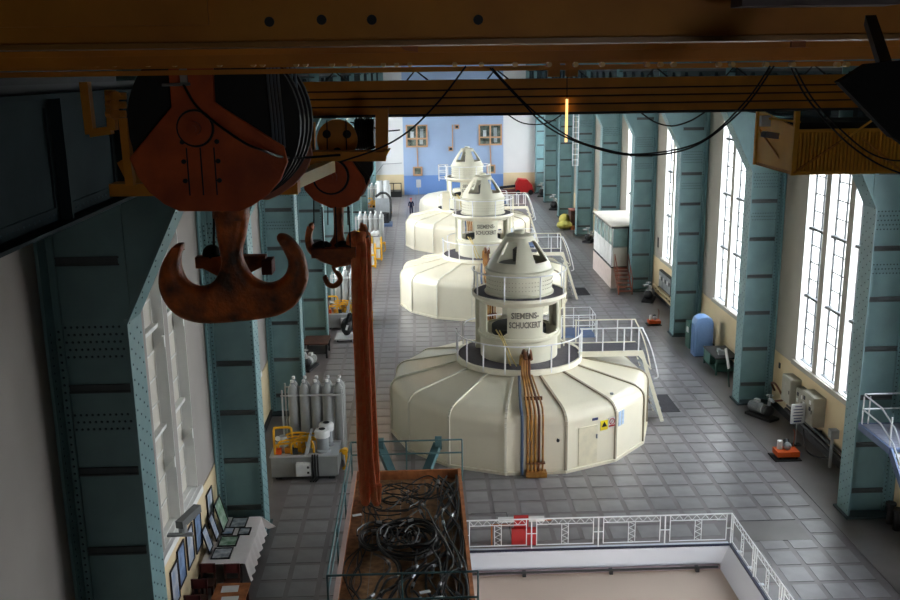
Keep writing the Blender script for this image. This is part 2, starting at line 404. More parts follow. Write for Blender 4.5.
# ================================================================== STEEL COLUMNS
def make_column(side, label):
    s = 1 if side == 'R' else -1
    xw = XR if side == 'R' else XL; xi = 14.93 if side == 'R' else -5.63
    t = thing('steel_column', label, 'column', (xw-s*.75, Y0, 0))
    y = Y0
    part('web', MB().box(min(xi, xw), max(xi, xw), y-.02, y+.02, 0, 11.0).prism(
        [(xi, y-.02, 11.0), (xi-s*1.35, y-.02, 13.7), (xw, y-.02, 13.7), (xw, y-.02, 11.0)], (0, .04, 0)).box(min(xi-s*1.35, xw), max(xi-s*1.35, xw), y-.02, y+.02, 13.7, ZC-1), teal, t, smooth=0)
    fl = MB().box(min(xi, xi-s*.05), max(xi, xi-s*.05), y-.45, y+.45, 0, 11.0)
    fl.prism([(xi, y-.45, 11.0), (xi-s*.05, y-.45, 11.0), (xi-s*1.40, y-.45, 13.7), (xi-s*1.35, y-.45, 13.7)], (0, .9, 0))
    part('inner_flange', fl, teal, t, smooth=0)
    part('outer_flange', MB().box(min(xw-s*.04, xw-s*.10), max(xw-s*.04, xw-s*.10), y-.45, y+.45, 0, ZC-1), teal, t, smooth=0)
    part('base_plate', MB().box(min(xi-s*.14, xw-s*.1), max(xi-s*.14, xw-s*.1), y-.56, y+.56, 0, .08), mat('base_plate_grey', (70, 84, 88), .6), t, smooth=0)
    b = MB(); b.box(min(xi+s*.05, xi+s*.12), max(xi+s*.05, xi+s*.12), y-.10, y-.02, 0, 11).box(min(xw-s*.12, xw-s*.25), max(xw-s*.12, xw-s*.25), y-.10, y-.02, 0, 13.7)
    b.box(min(xi, xi+s*.14), max(xi, xi+s*.14), y-.05, y-.02, 11, 13.7)
    pieces('corner_angle', b, teal, t, smooth=0)
    xa_, xb_ = sorted((xi+s*.12, xw-s*.14))
    me = MB().box(xa_, xb_, y-.075, y-.02, -.03, .0).box(xa_, xb_, y-.075, y-.02, .11, .14).box(xa_, xb_, y-.035, y-.02, .0, .11).mesh('stiffener', teal_dk, t.location, 0)
    for z in (1.3, 3.05, 4.8, 6.55, 8.3, 10.05, 12.6): link('stiffener', me, t, (0, 0, z-(.5 if s > 0 else .9)))
    rv = MB()
    def riv(p, ax):
        r = .030; h = .018; p = Vector(p); a, b_ = [Vector(x) for x in ((1, 0, 0), (0, 1, 0), (0, 0, 1)) if Vector(x).dot(Vector(ax)) == 0][:2]
        ring = [p+(a*cos(k*pi/2.5)+b_*sin(k*pi/2.5))*r for k in range(5)]
        rv.add(ring+[p+Vector(ax)*h], [(k, (k+1) % 5, 5) for k in range(5)])
    n = 0; z = .25
    while z < 10.9:
        yy = (-.33, -.12, .12, .33) ; q = n % 2
        riv((xi-s*.05, y+yy[q], z), (-s, 0, 0)); riv((xi-s*.05, y+yy[q+2], z), (-s, 0, 0))
        riv((xi+s*.085, y-.10, z), (0, -1, 0)); riv((xw-s*.18, y-.10, z), (0, -1, 0)); riv((xw-s*.10, y-.3, z), (-s, 0, 0))
        z += .155; n += 1
    for k in range(18):
        f = k/18; riv((xi-s*(.05+1.35*f), y-.33+.2*(k % 2), 11+2.7*f), (-s, 0, 0))
    for zz in (10.25, 10.4, 10.55, 10.7, 10.85, 8.75, 8.9, 9.05):
        for k in range(11): riv((xi+s*(.2+k*.115+.05*(int(zz*20) % 2)), y-.02, zz), (0, -1, 0))
    part('rivet', rv, rivet_m, t, smooth=0)['kind'] = 'stuff'
    return t
cw = ['nearest', 'second', 'third', 'fourth', 'fifth', 'sixth', 'seventh', 'eighth', 'ninth', 'tenth', 'eleventh']
for side in 'LR':
    word = 'left' if side == 'L' else 'right'
    first = make_column(side, '')
    for k, i in enumerate(range(-1, 9) if side == 'L' else range(0, 9)):
        o = first if k == 0 else copy_tree(first)
        yy = min(Y0+SP*i, YB-.6) if i >= 0 else Y0-SP-1.0
        o.location = (first.location.x, yy, 0)
        if i < 0:
            for ch in o.children:
                if ch.name.startswith('stiffener'): ch.location.z += .4
        o['label'] = ('%s riveted teal steel column from the camera along the %s wall' % (cw[k] if k else 'nearest', word)) if k else 'riveted teal steel column nearest the camera on the %s wall' % word
# runway girders
for s, xg, w in ((-1, -4.75, 'left'), (1, 14.05, 'right')):
    t = thing('crane_runway_girder', 'long teal riveted crane runway girder high along the %s side' % w, 'girder', (xg, Y0, 13.72))
    part('girder_web', MB().box(xg-.02, xg+.02, YF, YB-.1, 13.72, 15.35), dark_teal, t, smooth=0)
    part('bottom_flange', MB().box(xg-.28, xg+.28, YF, YB-.1, 13.72, 13.77), dark_teal, t, smooth=0)
    part('top_flange', MB().box(xg-.28, xg+.28, YF, YB-.1, 15.32, 15.38), dark_teal, t, smooth=0)
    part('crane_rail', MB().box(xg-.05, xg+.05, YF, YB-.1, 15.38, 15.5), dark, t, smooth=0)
    pieces('angle_strip', MB().box(xg+.02, xg+.05, YF, YB-.1, 13.77, 13.93).box(xg-.05, xg-.02, YF, YB-.1, 13.77, 13.93).box(xg-.05, xg+.05, YF, YB-.1, 15.2, 15.32), dark_teal, t, smooth=0)
    me = MB().box(xg-.2, xg+.2, -.03, .03, 13.77, 15.32).box(xg-.05, xg+.05, -.15, .15, 13.77, 15.32).mesh('web_stiffener', dark_teal, Vector((xg, 0, 13.72)), 0)
    for k in range(48):
        y = 5+k*2.5
        if y < 121: link('web_stiffener', me, t, (0, y-Y0, 0))
    rv = MB()
    for k in range(260):
        y = 6+k*.16
        for x, d in ((xg+.05, 1), (xg-.05, -1)):
            ring = [(x, y+.022*cos(a*pi/2), z0+.022*sin(a*pi/2)) for z0 in (13.85,) for a in range(4)]
            rv.add(ring+[(x+d*.015, y, 13.85)], [(q, (q+1) % 4, 4) for q in range(4)])
    part('rivet', rv, rivet_m, t, smooth=0)['kind'] = 'stuff'

# ================================================================== GENERATORS
def build_generator(cx, cy, label):
    t = thing('turbine_generator', label, 'generator', (cx, cy, 0))
    C2 = (cx, cy, 0); off = R(-173); st = 2*pi/15
    prof = [(5.8, 0), (5.8, .12), (5.72, .12), (5.72, 2.02), (5.70, 2.17), (5.62, 2.33), (5.50, 2.45), (5.33, 2.54), (5.12, 2.60), (3.8, 2.88), (2.4, 3.17)]
    for k in range(15):
        a, b = off+k*st, off+(k+1)*st
        m = MB(); P = [[(cx+r*cos(q), cy+r*sin(q), z) for r, z in prof] for q in (a, b)]
        m.add(P[0]+P[1], [(i, len(prof)+i, len(prof)+i+1, i+1) for i in range(len(prof)-1)])
        pn = part('cover_panel', m, creamp, t, smooth=50)
        m = MB(); w = .05
        for (r0, z0), (r1, z1) in zip(prof[2:-1], prof[3:]):
            d = Vector((cos(a), sin(a), 0)); tn = Vector((-sin(a), cos(a), 0)); base = Vector(C2)
            n_ = Vector((z1-z0, 0, r0-r1)); nn = (d*n_.x+Vector((0, 0, n_.z))).normalized()
            p = base+d*r0+Vector((0, 0, z0)); q = base+d*r1+Vector((0, 0, z1))
            m.add([p-tn*w, p+tn*w, q+tn*w, q-tn*w, p-tn*w+nn*.06, p+tn*w+nn*.06, q+tn*w+nn*.06, q-tn*w+nn*.06], [(4, 5, 6, 7), (0, 4, 7, 3), (1, 2, 6, 5), (0, 1, 5, 4), (3, 7, 6, 2)])
        rightside = -80 < math.degrees(a) < 30  # darker rib colour on the right puts shading into the paint
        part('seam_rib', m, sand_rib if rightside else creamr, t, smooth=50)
    # lower deck
    part('lower_deck', MB().lathe([(1.6, 3.32), (2.72, 3.32), (2.72, 3.26), (1.6, 3.2)], C2, 56), deckm, t)
    part('deck_rim', MB().lathe([(2.70, 3.13), (2.80, 3.13), (2.80, 3.38), (2.70, 3.38), (2.70, 3.13)], C2, 56), creamr, t)
    # lower drum and lip
    part('lower_drum', MB().lathe([(1.62, 3.3), (1.70, 3.3), (1.70, 4.22), (1.80, 4.28), (1.82, 4.36), (1.80, 4.42), (1.62, 4.46), (.9, 4.2), (.7, 4.0)], C2, 56), greenp, t)
    # lettered cylinder with four rounded openings
    def pierced(rf, z0, z1, ops, nz, na, m, name, th=.07):
        mb = MB()
        for side, dr in ((0, 0), (1, -th)):
            o = len(mb.v)
            for i in range(na):
                for j in range(nz+1):
                    z = z0+(z1-z0)*j/nz; r = rf(z)+dr; a = 2*pi*i/na
                    mb.v.append(Vector((cx+r*cos(a), cy+r*sin(a), z)))
        N = na*(nz+1); keep = set()
        for i in range(na):
            for j in range(nz):
                a = 360*(i+.5)/na; z = z0+(z1-z0)*(j+.5)/nz; hole = False
                for ac, hw, h0, h1, cr in ops:
                    da = abs((a-ac+180) % 360-180); rr = rf(z)
                    dx = da*pi/180*rr; hx = hw*pi/180*rr; zc = (h0+h1)/2; hz = (h1-h0)/2
                    qx = dx-(hx-cr); qz = abs(z-zc)-(hz-cr)
                    if max(qx, qz) < cr and (qx < 0 or qz < 0 or qx*qx+qz*qz < cr*cr): hole = True
                if not hole: keep.add((i, j))
        for i, j in keep:
            i2 = (i+1) % na; q = [i*(nz+1)+j, i2*(nz+1)+j, i2*(nz+1)+j+1, i*(nz+1)+j+1]
            mb.f.append(tuple(q)); mb.f.append(tuple(x+N for x in reversed(q)))
            for (di, dj, e) in ((0, -1, (0, 1)), (1, 0, (1, 2)), (0, 1, (2, 3)), (-1, 0, (3, 0))):
                if ((i+di) % na, j+dj) not in keep:
                    x, y_ = q[e[0]], q[e[1]]; mb.f.append((y_, x, x+N, y_+N))
        return part(name, mb, m, t, smooth=30)
    A0 = -86
    pierced(lambda z: 1.74, 4.4, 5.96, [(A0+s*46, 19, 4.55, 5.86, .16) for s in (-1, 1)]+[(A0+180+s*44, 27, 4.55, 5.86, .16) for s in (-1, 1)], 26, 144, greenp, 'lettered_shell')
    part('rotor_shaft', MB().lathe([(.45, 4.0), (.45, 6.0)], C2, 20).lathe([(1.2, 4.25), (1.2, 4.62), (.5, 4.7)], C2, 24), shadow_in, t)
    # upper deck
    part('upper_deck', MB().lathe([(1.3, 6.14), (2.0, 6.14), (2.0, 6.10), (1.3, 6.06)], C2, 56), deckm, t)
    part('upper_rim', MB().lathe([(1.99, 6.18), (2.06, 6.18), (2.08, 6.06), (2.0, 5.98), (1.86, 5.90), (1.76, 5.80), (1.70, 5.80), (1.70, 6.0), (1.99, 6.08), (1.99, 6.18)], C2, 56), creamr, t)
    part('bolted_drum', MB().lathe([(1.50, 6.12), (1.52, 6.2), (1.44, 6.24), (1.44, 7.08), (1.50, 7.1), (1.50, 7.2), (1.42, 7.24)], C2, 56), greenp, t)
    bl = MB()
    for k in range(64):
        a = 2*pi*k/64
        for z in (6.45, 6.62, 6.8): bl.cb((cx+1.445*cos(a), cy+1.445*sin(a), z), (.03, .035, .035), a)
    part('bolt_head', bl, sand_rib, t, smooth=0)['kind'] = 'stuff'
    A1 = -83
    pierced(lambda z: 1.42-.86*((z-7.22)/1.38)**1.22, 7.22, 8.6, [(A1+s*41+90*0+q*180, 21, 7.55, 8.40, .03) for s in (-1, 1) for q in (0, 1)], 24, 144, greenp, 'dome')
    part('dome_cap', MB().lathe([(.60, 8.56), (.60, 8.62), (.5, 8.68), (.24, 8.70), (.24, 8.80), (.2, 8.84), (0.001, 8.84)], C2, 28), greenp, t)
    part('exciter', MB().lathe([(.9, 7.2), (.9, 7.4), (.28, 7.5), (.28, 8.0), (.15, 8.1), (0.001, 8.1)], C2, 24), mat('exciter_grey', (90, 90, 84), .6), t)
    # lettering, bent onto the shell
    for line, z in (('SIEMENS-', 5.34), ('SCHUCKERT', 4.93)):
        tm = text_mb(line, .38, .012); w = [v.x for v in tm.v]; half = max(w); tgt = .70 if line == 'SCHUCKERT' else .60; sc = tgt/half
        nb = MB(); vv = []
        for v in tm.v:
            a = R(A0-1)+v.x*sc/1.75; r = 1.748+(v.z if v.z > 0 else -.004); vv.append((cx+r*cos(a), cy+r*sin(a), z+v.y*.95))
        nb.add(vv, tm.f); part('lettering', nb, text_m, t, 'dark grey %s lettering' % line, smooth=0)
    # railings
    def ring_rail(r, z0, h, a0, a1, step, mid=False):
        n = max(4, int((a1-a0)/6)); pts = [(cx+r*cos(R(a0+(a1-a0)*i/n)), cy+r*sin(R(a0+(a1-a0)*i/n)), z0+h) for i in range(n+1)]
        m = MB().tube([(pts[0][0], pts[0][1], z0+.25)]+[(pts[0][0], pts[0][1], z0+h-.12)]+pts[1:-1]+[(pts[-1][0], pts[-1][1], z0+h-.12), (pts[-1][0], pts[-1][1], z0+.1)], .032, 6)
        part('handrail', m, railw, t)
        me = None
        k = int(round((a1-a0)/step))
        for i in range(k+1):
            a = R(a0+(a1-a0)*i/k)
            part('rail_post', MB().tube([(cx+r*cos(a), cy+r*sin(a), z0-.15), (cx+r*cos(a), cy+r*sin(a), z0+h-.01)], .036, 6), railw, t)
    ring_rail(2.78, 3.35, 1.05, -190, -5, 20.5)
    ring_rail(2.78, 3.35, 1.05, 40, 150, 22)
    ring_rail(2.04, 6.16, 1.02, -200, 60, 43)
    # walkway, steps
    part('walkway', MB().box(cx+2.6, cx+5.5, cy-.25, cy+1.2, 3.24, 3.34), deckm, t, smooth=0)
    pieces('walkway_beam', MB().box(cx+2.6, cx+5.5, cy-.3, cy-.22, 3.14, 3.38).box(cx+2.6, cx+5.5, cy+1.17, cy+1.25, 3.14, 3.38).beam((cx+5.3, cy-.26, 3.2), (cx+5.9, cy-.26, 2.5), .06, .06), creamr, t, smooth=0)
    for yy in (cy-.26, cy+1.21):
        pts = crom([(cx+2.75, yy, 3.3), (cx+2.75, yy, 4.35), (cx+2.9, yy, 4.42), (cx+5.2, yy, 4.42), (cx+5.5, yy, 4.3), (cx+5.9, yy, 3.4), (cx+6.2, yy, 2.3), (cx+6.2, yy, 2.1), (cx+6.05, yy, 2.05)], 3)
        part('handrail', MB().tube(pts, .032, 6), railw if yy < cy else creamr, t)
        for xx in (cx+3.7, cx+4.65, cx+5.3): part('rail_post', MB().tube([(xx, yy, 3.3), (xx, yy, 4.42)], .034, 6), railw, t)
        part('stair_stringer', MB().beam((cx+5.45, yy, 3.3), (cx+6.5, yy, .0), .05, .16), creamr, t, smooth=0)
    for k in range(10):
        f = (k+.5)/10.5; x = cx+5.45+1.05*f; z = 3.3*(1-f)
        part('stair_tread', MB().box(x-.12, x+.14, cy-.24, cy+1.19, z-.03, z), greym, t, smooth=0)
    # ladder to the upper deck, post and rear landing
    lx, ly = cx+2.15, cy+.9
    pieces('ladder_rail', MB().beam((lx, ly, 3.3), (lx-.05, ly, 7.2), .05, .05).beam((lx+.1, ly+.42, 3.3), (lx+.05, ly+.42, 7.2), .05, .05), creamr, t, smooth=0)
    for k in range(12): part('ladder_rung', MB().cyl((lx+.0, ly, 3.6+k*.29), (lx+.07, ly+.42, 3.6+k*.29), .018, 5), creamr, t)
    part('support_post', MB().box(cx+1.45, cx+1.95, cy+.55, cy+.95, 3.3, 6.0), greenp, t, smooth=0)
    part('support_post', MB().box(cx-1.85, cx-1.6, cy+.9, cy+1.3, 3.3, 6.0), greenp, t, smooth=0)
    part('rear_landing', MB().box(cx+2.3, cx+3.9, cy+2.6, cy+4.1, 3.2, 3.3), platb, t, 'blue floored landing', smooth=0)
    for a, b in (((2.3, 4.1), (3.9, 4.1)), ((3.9, 4.1), (3.9, 2.6)), ((2.3, 2.6), (3.9, 2.6))):
        m = MB()
        for z in (3.8, 4.3): m.tube([(cx+a[0], cy+a[1], z), (cx+b[0], cy+b[1], z)], .022, 6)
        for f in (0, .5, 1): x = a[0]+(b[0]-a[0])*f; y = a[1]+(b[1]-a[1])*f; m.tube([(cx+x, cy+y, 3.25), (cx+x, cy+y, 4.3)], .022, 6)
        part('landing_rail', m, railw, t)
    # pipes down the front
    for k in range(5):
        xt = cx-.17+k*.10; xb = cx-.24+k*.15
        if k < 4: pts = [(xt, cy-2.2, 3.45), (xt, cy-2.45, 3.95), (xt, cy-2.9, 3.9), (xt, cy-3.05, 3.3), (xt+.02, cy-3.6, 3.12), (xb, cy-5.1, 2.78), (xb, cy-5.60, 2.55), (xb, cy-5.74, 2.2), (xb, cy-5.75, 0.05)]
        else: pts = [(xt, cy-3.0, 3.25), (xb, cy-5.1, 2.78), (xb, cy-5.60, 2.55), (xb, cy-5.74, 2.2), (xb, cy-5.75, 0.05)]
        part('coolant_pipe', MB().tube(crom(pts, 4), .05 if k < 4 else .04, 8), copper if k != 3 else copper_d, t)
    for q in (0, 1): part('pipe_elbow', MB().tube(crom([(cx-.03+q*.22, cy-2.1, 3.4), (cx-.03+q*.22, cy-2.2, 4.0), (cx-.03+q*.22, cy-2.6, 4.15), (cx-.02+q*.22, cy-2.95, 3.9)], 4), .085, 8), copper_d, t)
    part('pipe_shoe', MB().box(cx-.32, cx+.5, cy-5.98, cy-5.6, 0, .2), copper, t, smooth=0)
    pieces('pipe_clamp', MB().box(cx-.28, cx+.45, cy-4.75, cy-4.65, 2.78, 2.92).box(cx-.3, cx+.45, cy-5.82, cy-5.66, .5, .56), copper_d, t, smooth=0)
    part('blue_pipe', MB().tube(crom([(cx-.3, cy-3.0, 3.2), (cx-.46, cy-5.1, 2.75), (cx-.46, cy-5.60, 2.52), (cx-.46, cy-5.74, 2.2), (cx-.46, cy-5.75, 0.03)], 4), .06, 8), blue_p, t, 'slate blue pipe')
    part('hose', MB().tube(crom([(cx-1.1, cy-1.1, 4.7), (cx-.85, cy-1.75, 4.35), (cx-.7, cy-1.9, 3.8), (cx-.55, cy-2.0, 3.36)], 5), .035, 6).tube(crom([(cx-.95, cy-1.2, 4.7), (cx-.75, cy-1.8, 4.3), (cx-.5, cy-1.95, 3.7), (cx-.3, cy-2.1, 3.36)], 5), .03, 6), mat('pale_yellow_hose', (222, 200, 130), .6), t, 'pale yellow hose')
    # small control box and door, signs on the front right panels
    def on_panel(angdeg, u, z, w, h, m, name, lab=None, d=.012, z1=None):
        k = int((angdeg+173)//(360/15)); am = off+(k+.5)*st; rm = 5.72*cos(st/2); c = Vector((cx+rm*cos(am), cy+rm*sin(am), 0)); tn = Vector((-sin(am), cos(am), 0)); nn = Vector((cos(am), sin(am), 0))
        p = c+tn*u+nn*(d/2)+Vector((0, 0, z)); mb = MB().cb(p, (d, w, h), am); return part(name, mb, m, t, lab, smooth=0), p, tn, nn, am
    dr = mat('door_cream', (236, 226, 196), .35)
    on_panel(-65, -.15, .98, .9, 1.6, dr, 'cover_door', d=.03)
    on_panel(-65, .25, 1.3, .05, .18, greym, 'door_handle', d=.08)
    o, p, tn, nn, am = on_panel(-65, .62, 1.68, .34, .40, mat('sign_yellow', (240, 214, 30), .5), 'warning_sign', 'yellow warning sign', d=.03)
    part('warning_triangle', MB().prism([p+nn*.018-tn*.13+Vector((0, 0, -.06)), p+nn*.018+tn*.13+Vector((0, 0, -.06)), p+nn*.018+Vector((0, 0, .16))], nn*.006), black, o, 'black triangle', smooth=0)
    o, p, tn, nn, am = on_panel(-65, 1.0, 1.75, .34, .40, white, 'prohibition_sign', 'white and red prohibition sign', d=.03)
    ring = [p+nn*.02+tn*.12*cos(a*pi/8)+Vector((0, 0, .03+.12*sin(a*pi/8))) for a in range(16)]
    part('red_circle', MB().tube(ring, .018, 5, closed=True).beam(ring[2], ring[10], .03, .01).cb(p+nn*.02+Vector((0, 0, -.15)), (.01, .3, .06), am), red_m, o)
    o, p, tn, nn, am = on_panel(-65, .18, 2.02, .26, .10, ink, 'oval_badge', 'blue oval maker badge', d=.03)
    for u, w in ((-.85, .2), (-.6, .16)): on_panel(-40, u, 1.75, w, .62, mat('notice_pale_blue', (196, 214, 232), .5, c2=(160, 184, 214), scale=14), 'notice_sheet', 'pale blue notice', d=.02)
    on_panel(-65, 0, 0, .01, .01, dr, 'hinge')
    mb = MB(); am = off+3.5*st
    mb.sphere((cx+.95, cy-5.75, 1.45), .07, 8).cyl((cx+.95, cy-5.6, 1.45), (cx+.95, cy-5.75, 1.45), .03, 6)
    part('valve_knob', mb, black, t)
    rb = MB().cb((cx+3.4, cy-3.9, 2.68), (.12, .12, .06)); part('lifting_eye', rb, greym, t, smooth=0)
    return t
g1 = build_generator(GC[0][0], GC[0][1], 'large cream faceted turbine generator nearest the camera, with signs and copper pipes')
for (x, y), lb in zip(GC[1:], ('middle cream faceted turbine generator with lettered tower, behind the nearest one', 'farthest cream faceted turbine generator, standing before the blue end wall')):
    g = copy_tree(g1); g.location = (x, y, 0); g['label'] = lb

for a, b in (((1.75, -1.1), (1.75, .2)), ((1.75, .2), (2.6, .5)), ((1.75, -1.1), (2.4, -1.4))):      # side cage of the farthest tower
    m = MB(); gx, gy = 0, GC[2][1]
    for z in (6.1, 6.7, 7.2): m.tube([(a[0], gy+a[1], z), (b[0], gy+b[1], z)], .035, 6)
    for q in (a, b): m.tube([(q[0], gy+q[1], 5.9), (q[0], gy+q[1], 7.2)], .04, 6)
    part('side_cage', m, railw, g)
part('side_box', MB().box(2.0, 2.7, GC[2][1]-2.2, GC[2][1]-1.6, 3.4, 5.0), creamp, g, smooth=0)
t = thing('low_turbine_cover', 'low white rounded cover behind the farthest generator', 'cover', (4.5, 104, 0))
cv = MB().lathe([(4.6, 0), (4.6, 1.3), (4.45, 1.8), (4.0, 2.2), (3.3, 2.35), (1.2, 2.6), (0.001, 2.65)], (4.5, 104, 0), 14)
part('cover_shell', cv, creamr, t, smooth=40); part('top_hatch', MB().cyl((4.5, 104, 2.6), (4.5, 104, 2.9), .9, 14), creamp, t); part('lifting_eye', MB().box(4.4, 4.6, 103.9, 104.1, 2.9, 3.1), greym, t, smooth=0)
# ================================================================== PIT
pm = struct('pit_wall_back', MB().box(PX0, PX1, PY1-.02, PY1+.25, -1.0, -.008), pitw)
struct('pit_wall_right', MB().prism([(PX1-.02, PY0, -.008), (PX1+.25, PY0, -.008), (PX1+.25, PY0, -.9), (PX1-.38, PY0, -.9)], (0, PY1-PY0, 0)), pitw)
struct('pit_wall_left', MB().box(PX0-.25, PX0, PY0, PY1, -1.0, -.012), pitw)
struct('pit_wall_front', MB().box(PX0, PX1, PY0-.25, PY0, -1.0, -.012), pitw)
struct('pit_floor', MB().box(PX0-.3, PX1+.3, PY0, PY1+.3, -1.05, -.80), beige)
struct('pit_ledge', MB().box(PX0, PX1-.34, PY1-.16, PY1, -.80, -.68), mauve)
struct('pit_edge', MB().box(PX0, PX1+.06, PY1-.02, PY1+.06, -.03, .03).box(PX1-.03, PX1+.06, PY0, PY1, -.03, .03), navyrail)
t = thing('pit_pipe_rail', 'dark pipe rail on brackets along the back wall of the pit', 'rail', (5.5, PY1-.2, -.8))
part('rail_tube', MB().tube([(PX0, PY1-.26, -.66), (PX1-.45, PY1-.26, -.66)], .04, 8), dark, t)
for x in (3.2, 6.1, 9.0): part('rail_bracket', MB().box(x-.06, x+.06, PY1-.32, PY1-.1, -.80, -.66), dark, t, smooth=0)
t = thing('pit_fitting', 'small dark round fitting standing on the beige pit floor', 'fitting', (9.1, 25.2, -.8))
part('fitting_body', MB().cyl((9.1, 25.2, -.8), (9.1, 25.2, -.6), .16, 12), dark, t); part('fitting_knob', MB().sphere((9.1, 25.2, -.56), .08, 8), dark, t)
t = thing('pit_fill_lamp', 'long added fill lamp, out of view, on the near edge of the pit', 'lamp', (5.7, PY0+.3, -.3))
part('lamp_housing', MB().box(3.2, 8.2, PY0+.02, PY0+.3, -.1, .0), lgrey, t, smooth=0); part('lamp_tube', MB().cyl((3.3, PY0+.2, -.16), (8.1, PY0+.2, -.16), .04, 8), mat('lamp_white', (255, 250, 240), .5, emit=(255, 248, 240), estr=6), t)
al = bpy.data.lights.new('pit_fill_light', 'AREA'); al.shape = 'RECTANGLE'; al.size = 4.8; al.size_y = .25; al.energy = 260; al.color = (1, .97, .94)  # lamp added out of view to brighten the pit
ao = bpy.data.objects.new('pit_fill_light', al); COL.objects.link(ao); ao.location = (5.7, PY0+.32, -.2); ao.rotation_euler = (R(75), 0, 0)
# railing panels
def rail_panel(p, q, lab, group):
    p, q = Vector(p), Vector(q); d = (q-p).normalized(); L = (q-p).length
    t = thing('pit_railing', lab, 'railing', (p+q)/2, group); u = Vector((0, 0, 1)); e = .17
    X = lambda s, z: p+d*s+u*z
    pieces('top_rail', MB().tube([X(0, 1.08), X(L, 1.08)], .024, 6), railw, t)
    part('rail_post', MB().tube([X(0, 0), X(0, 1.08)], .024, 6), railw, t)
    pieces('end_bar', MB().tube([X(e, .12), X(e, 1.06)], .017, 6).tube([X(0, .55), X(e, .55)], .016, 5), railw, t)
    pieces('end_bar', MB().tube([X(L-e, .12), X(L-e, 1.06)], .017, 6).tube([X(L, .55), X(L-e, .55)], .016, 5), railw, t)
    part('lower_rail', MB().tube([X(e, .14), X(L-e, .14)], .017, 6), railw, t)
    part('upper_rail', MB().tube([X(e, .88), X(L-e, .88)], .013, 6), railw, t)
    m = MB(); n = 13
    for i in range(n):
        a = e+(L-2*e)*i/n; b = e+(L-2*e)*(i+1)/n; m.tube([X(a, .88 if i % 2 else 1.06), X(b, 1.06 if i % 2 else .88)], .008, 4)
    c = L/2
    for s in (-.11, .11): m.tube([X(c+s, .14), X(c+s, .88)], .014, 5)
    for i in range(7):
        z0 = .14+.74*i/7; z1 = .14+.74*(i+1)/7; m.tube([X(c+(-.1 if i % 2 else .1), z0), X(c+(.1 if i % 2 else -.1), z1)], .008, 4)
    part('scroll_work', m, railw, t)
    return t
xs = [10.2-2.24*k for k in range(5)]
nm = ['rightmost', 'second from the right', 'third from the right', 'leftmost']
for k in range(4): rail_panel((xs[k+1], 28.72, 0), (xs[k], 28.72, 0), 'white ornamental railing panel behind the pit, %s' % nm[k], 'white railing around the pit')
for k in range(4): rail_panel((10.2, 28.72-2.24*k, 0), (10.2, 28.72-2.24*(k+1), 0), 'white ornamental railing panel along the right pit edge, %s the corner' % ['at', 'second from', 'third from', 'fourth from'][k], 'white railing around the pit')
# red stand behind the railing
t = thing('fire_equipment_stand', 'red panel stand with white shelves behind the pit railing', 'stand', (3.1, 29.15, 0))
part('red_panel', MB().box(2.93, 3.42, 29.1, 29.2, 0, 1.0), red_m, t, smooth=0)
part('red_box', MB().box(2.84, 3.68, 28.95, 29.09, 0, .6), red_m, t, smooth=0)
for a in (2.40, 3.43): part('shelf', MB().box(a, a+.52, 29.0, 29.18, .84, .95), white, t, smooth=0)
for a in ((2.15, 2.2, 29.0, 29.08, 0, .75), (2.15, 2.9, 29.0, 29.08, .7, .76), (3.43, 4.2, 29.2, 29.28, .76, .82)): part('wooden_frame', MB().box(*a), board_m, t, smooth=0)
# thin floor hatch lines
struct('floor_hatch', MB().box(1.6, 2.9, 31.4, 31.42, 0, .006).box(2.88, 2.9, 29.3, 31.4, 0, .006).box(11.0, 13.0, 30.25, 30.28, 0, .006), dark)

# ================================================================== CABLE BIN PLATFORM
bx0, bx1, by0, by1, bz = -2.42, 1.16, 20.6, 30.15, 2.0
t = thing('cable_bin', 'open wooden bin with teal rails holding a tangle of wire ropes', 'bin', ((bx0+bx1)/2, (by0+by1)/2, 0))
nb = 9; wv = (bx1-bx0)/nb
for k in range(nb): part('floor_plank', MB().box(bx0+k*wv+.008, bx0+(k+1)*wv-.008, by0, by1, bz-.05, bz), plank_m, t, smooth=0)
part('side_board', MB().box(bx0, bx1, by1-.06, by1, bz-.05, bz+.32), board_m, t, smooth=0)
part('side_board', MB().box(bx0, bx0+.06, by0, by1, bz-.05, bz+.3), board_m, t, smooth=0)
part('side_board', MB().box(bx1-.06, bx1, by0, by1, bz-.05, bz+.3), board_m, t, smooth=0)
part('rim_strip', MB().box(bx0-.05, bx0+.08, by0, by1, bz+.3, bz+.34), mat('pale_rim', (190, 160, 150), .6), t, smooth=0)
part('rim_strip', MB().box(bx1-.07, bx1+.04, by0, by1, bz+.3, bz+.33), board_m, t, smooth=0)
for x in (bx0+.1, bx1-.1):
    for y in (by0+.3, 25.5, by1-.1): part('leg', MB().box(x-.07, x+.07, y-.07, y+.07, 0, bz-.05), tealr, t, smooth=0)
def rails(pts, z0, hs, t, m, r=.028, posts=True):
    for h in hs: part('rail_bar', MB().tube([(x, y, z0+h) for x, y in pts], r, 6), m, t)
    if posts:
        for x, y in pts: part('rail_post', MB().tube([(x, y, z0-.5), (x, y, z0+hs[-1])], r, 6), m, t)
rails([(bx0-.1, by1+.1), (-.65, by1+.1), (bx1+.1, by1+.1)], bz+.32, (.55, 1.02), t, tealr)
rails([(bx0-.1, 21.5), (bx0-.1, 24.4), (bx0-.1, 27.3), (bx0-.1, by1+.1)], bz+.32, (.55, 1.02), t, tealr)
rails([(bx0-.1, 21.5), (-.65, 21.5), (bx1+.1, 21.5)], bz+.32, (.3, 1.02), t, tealr)
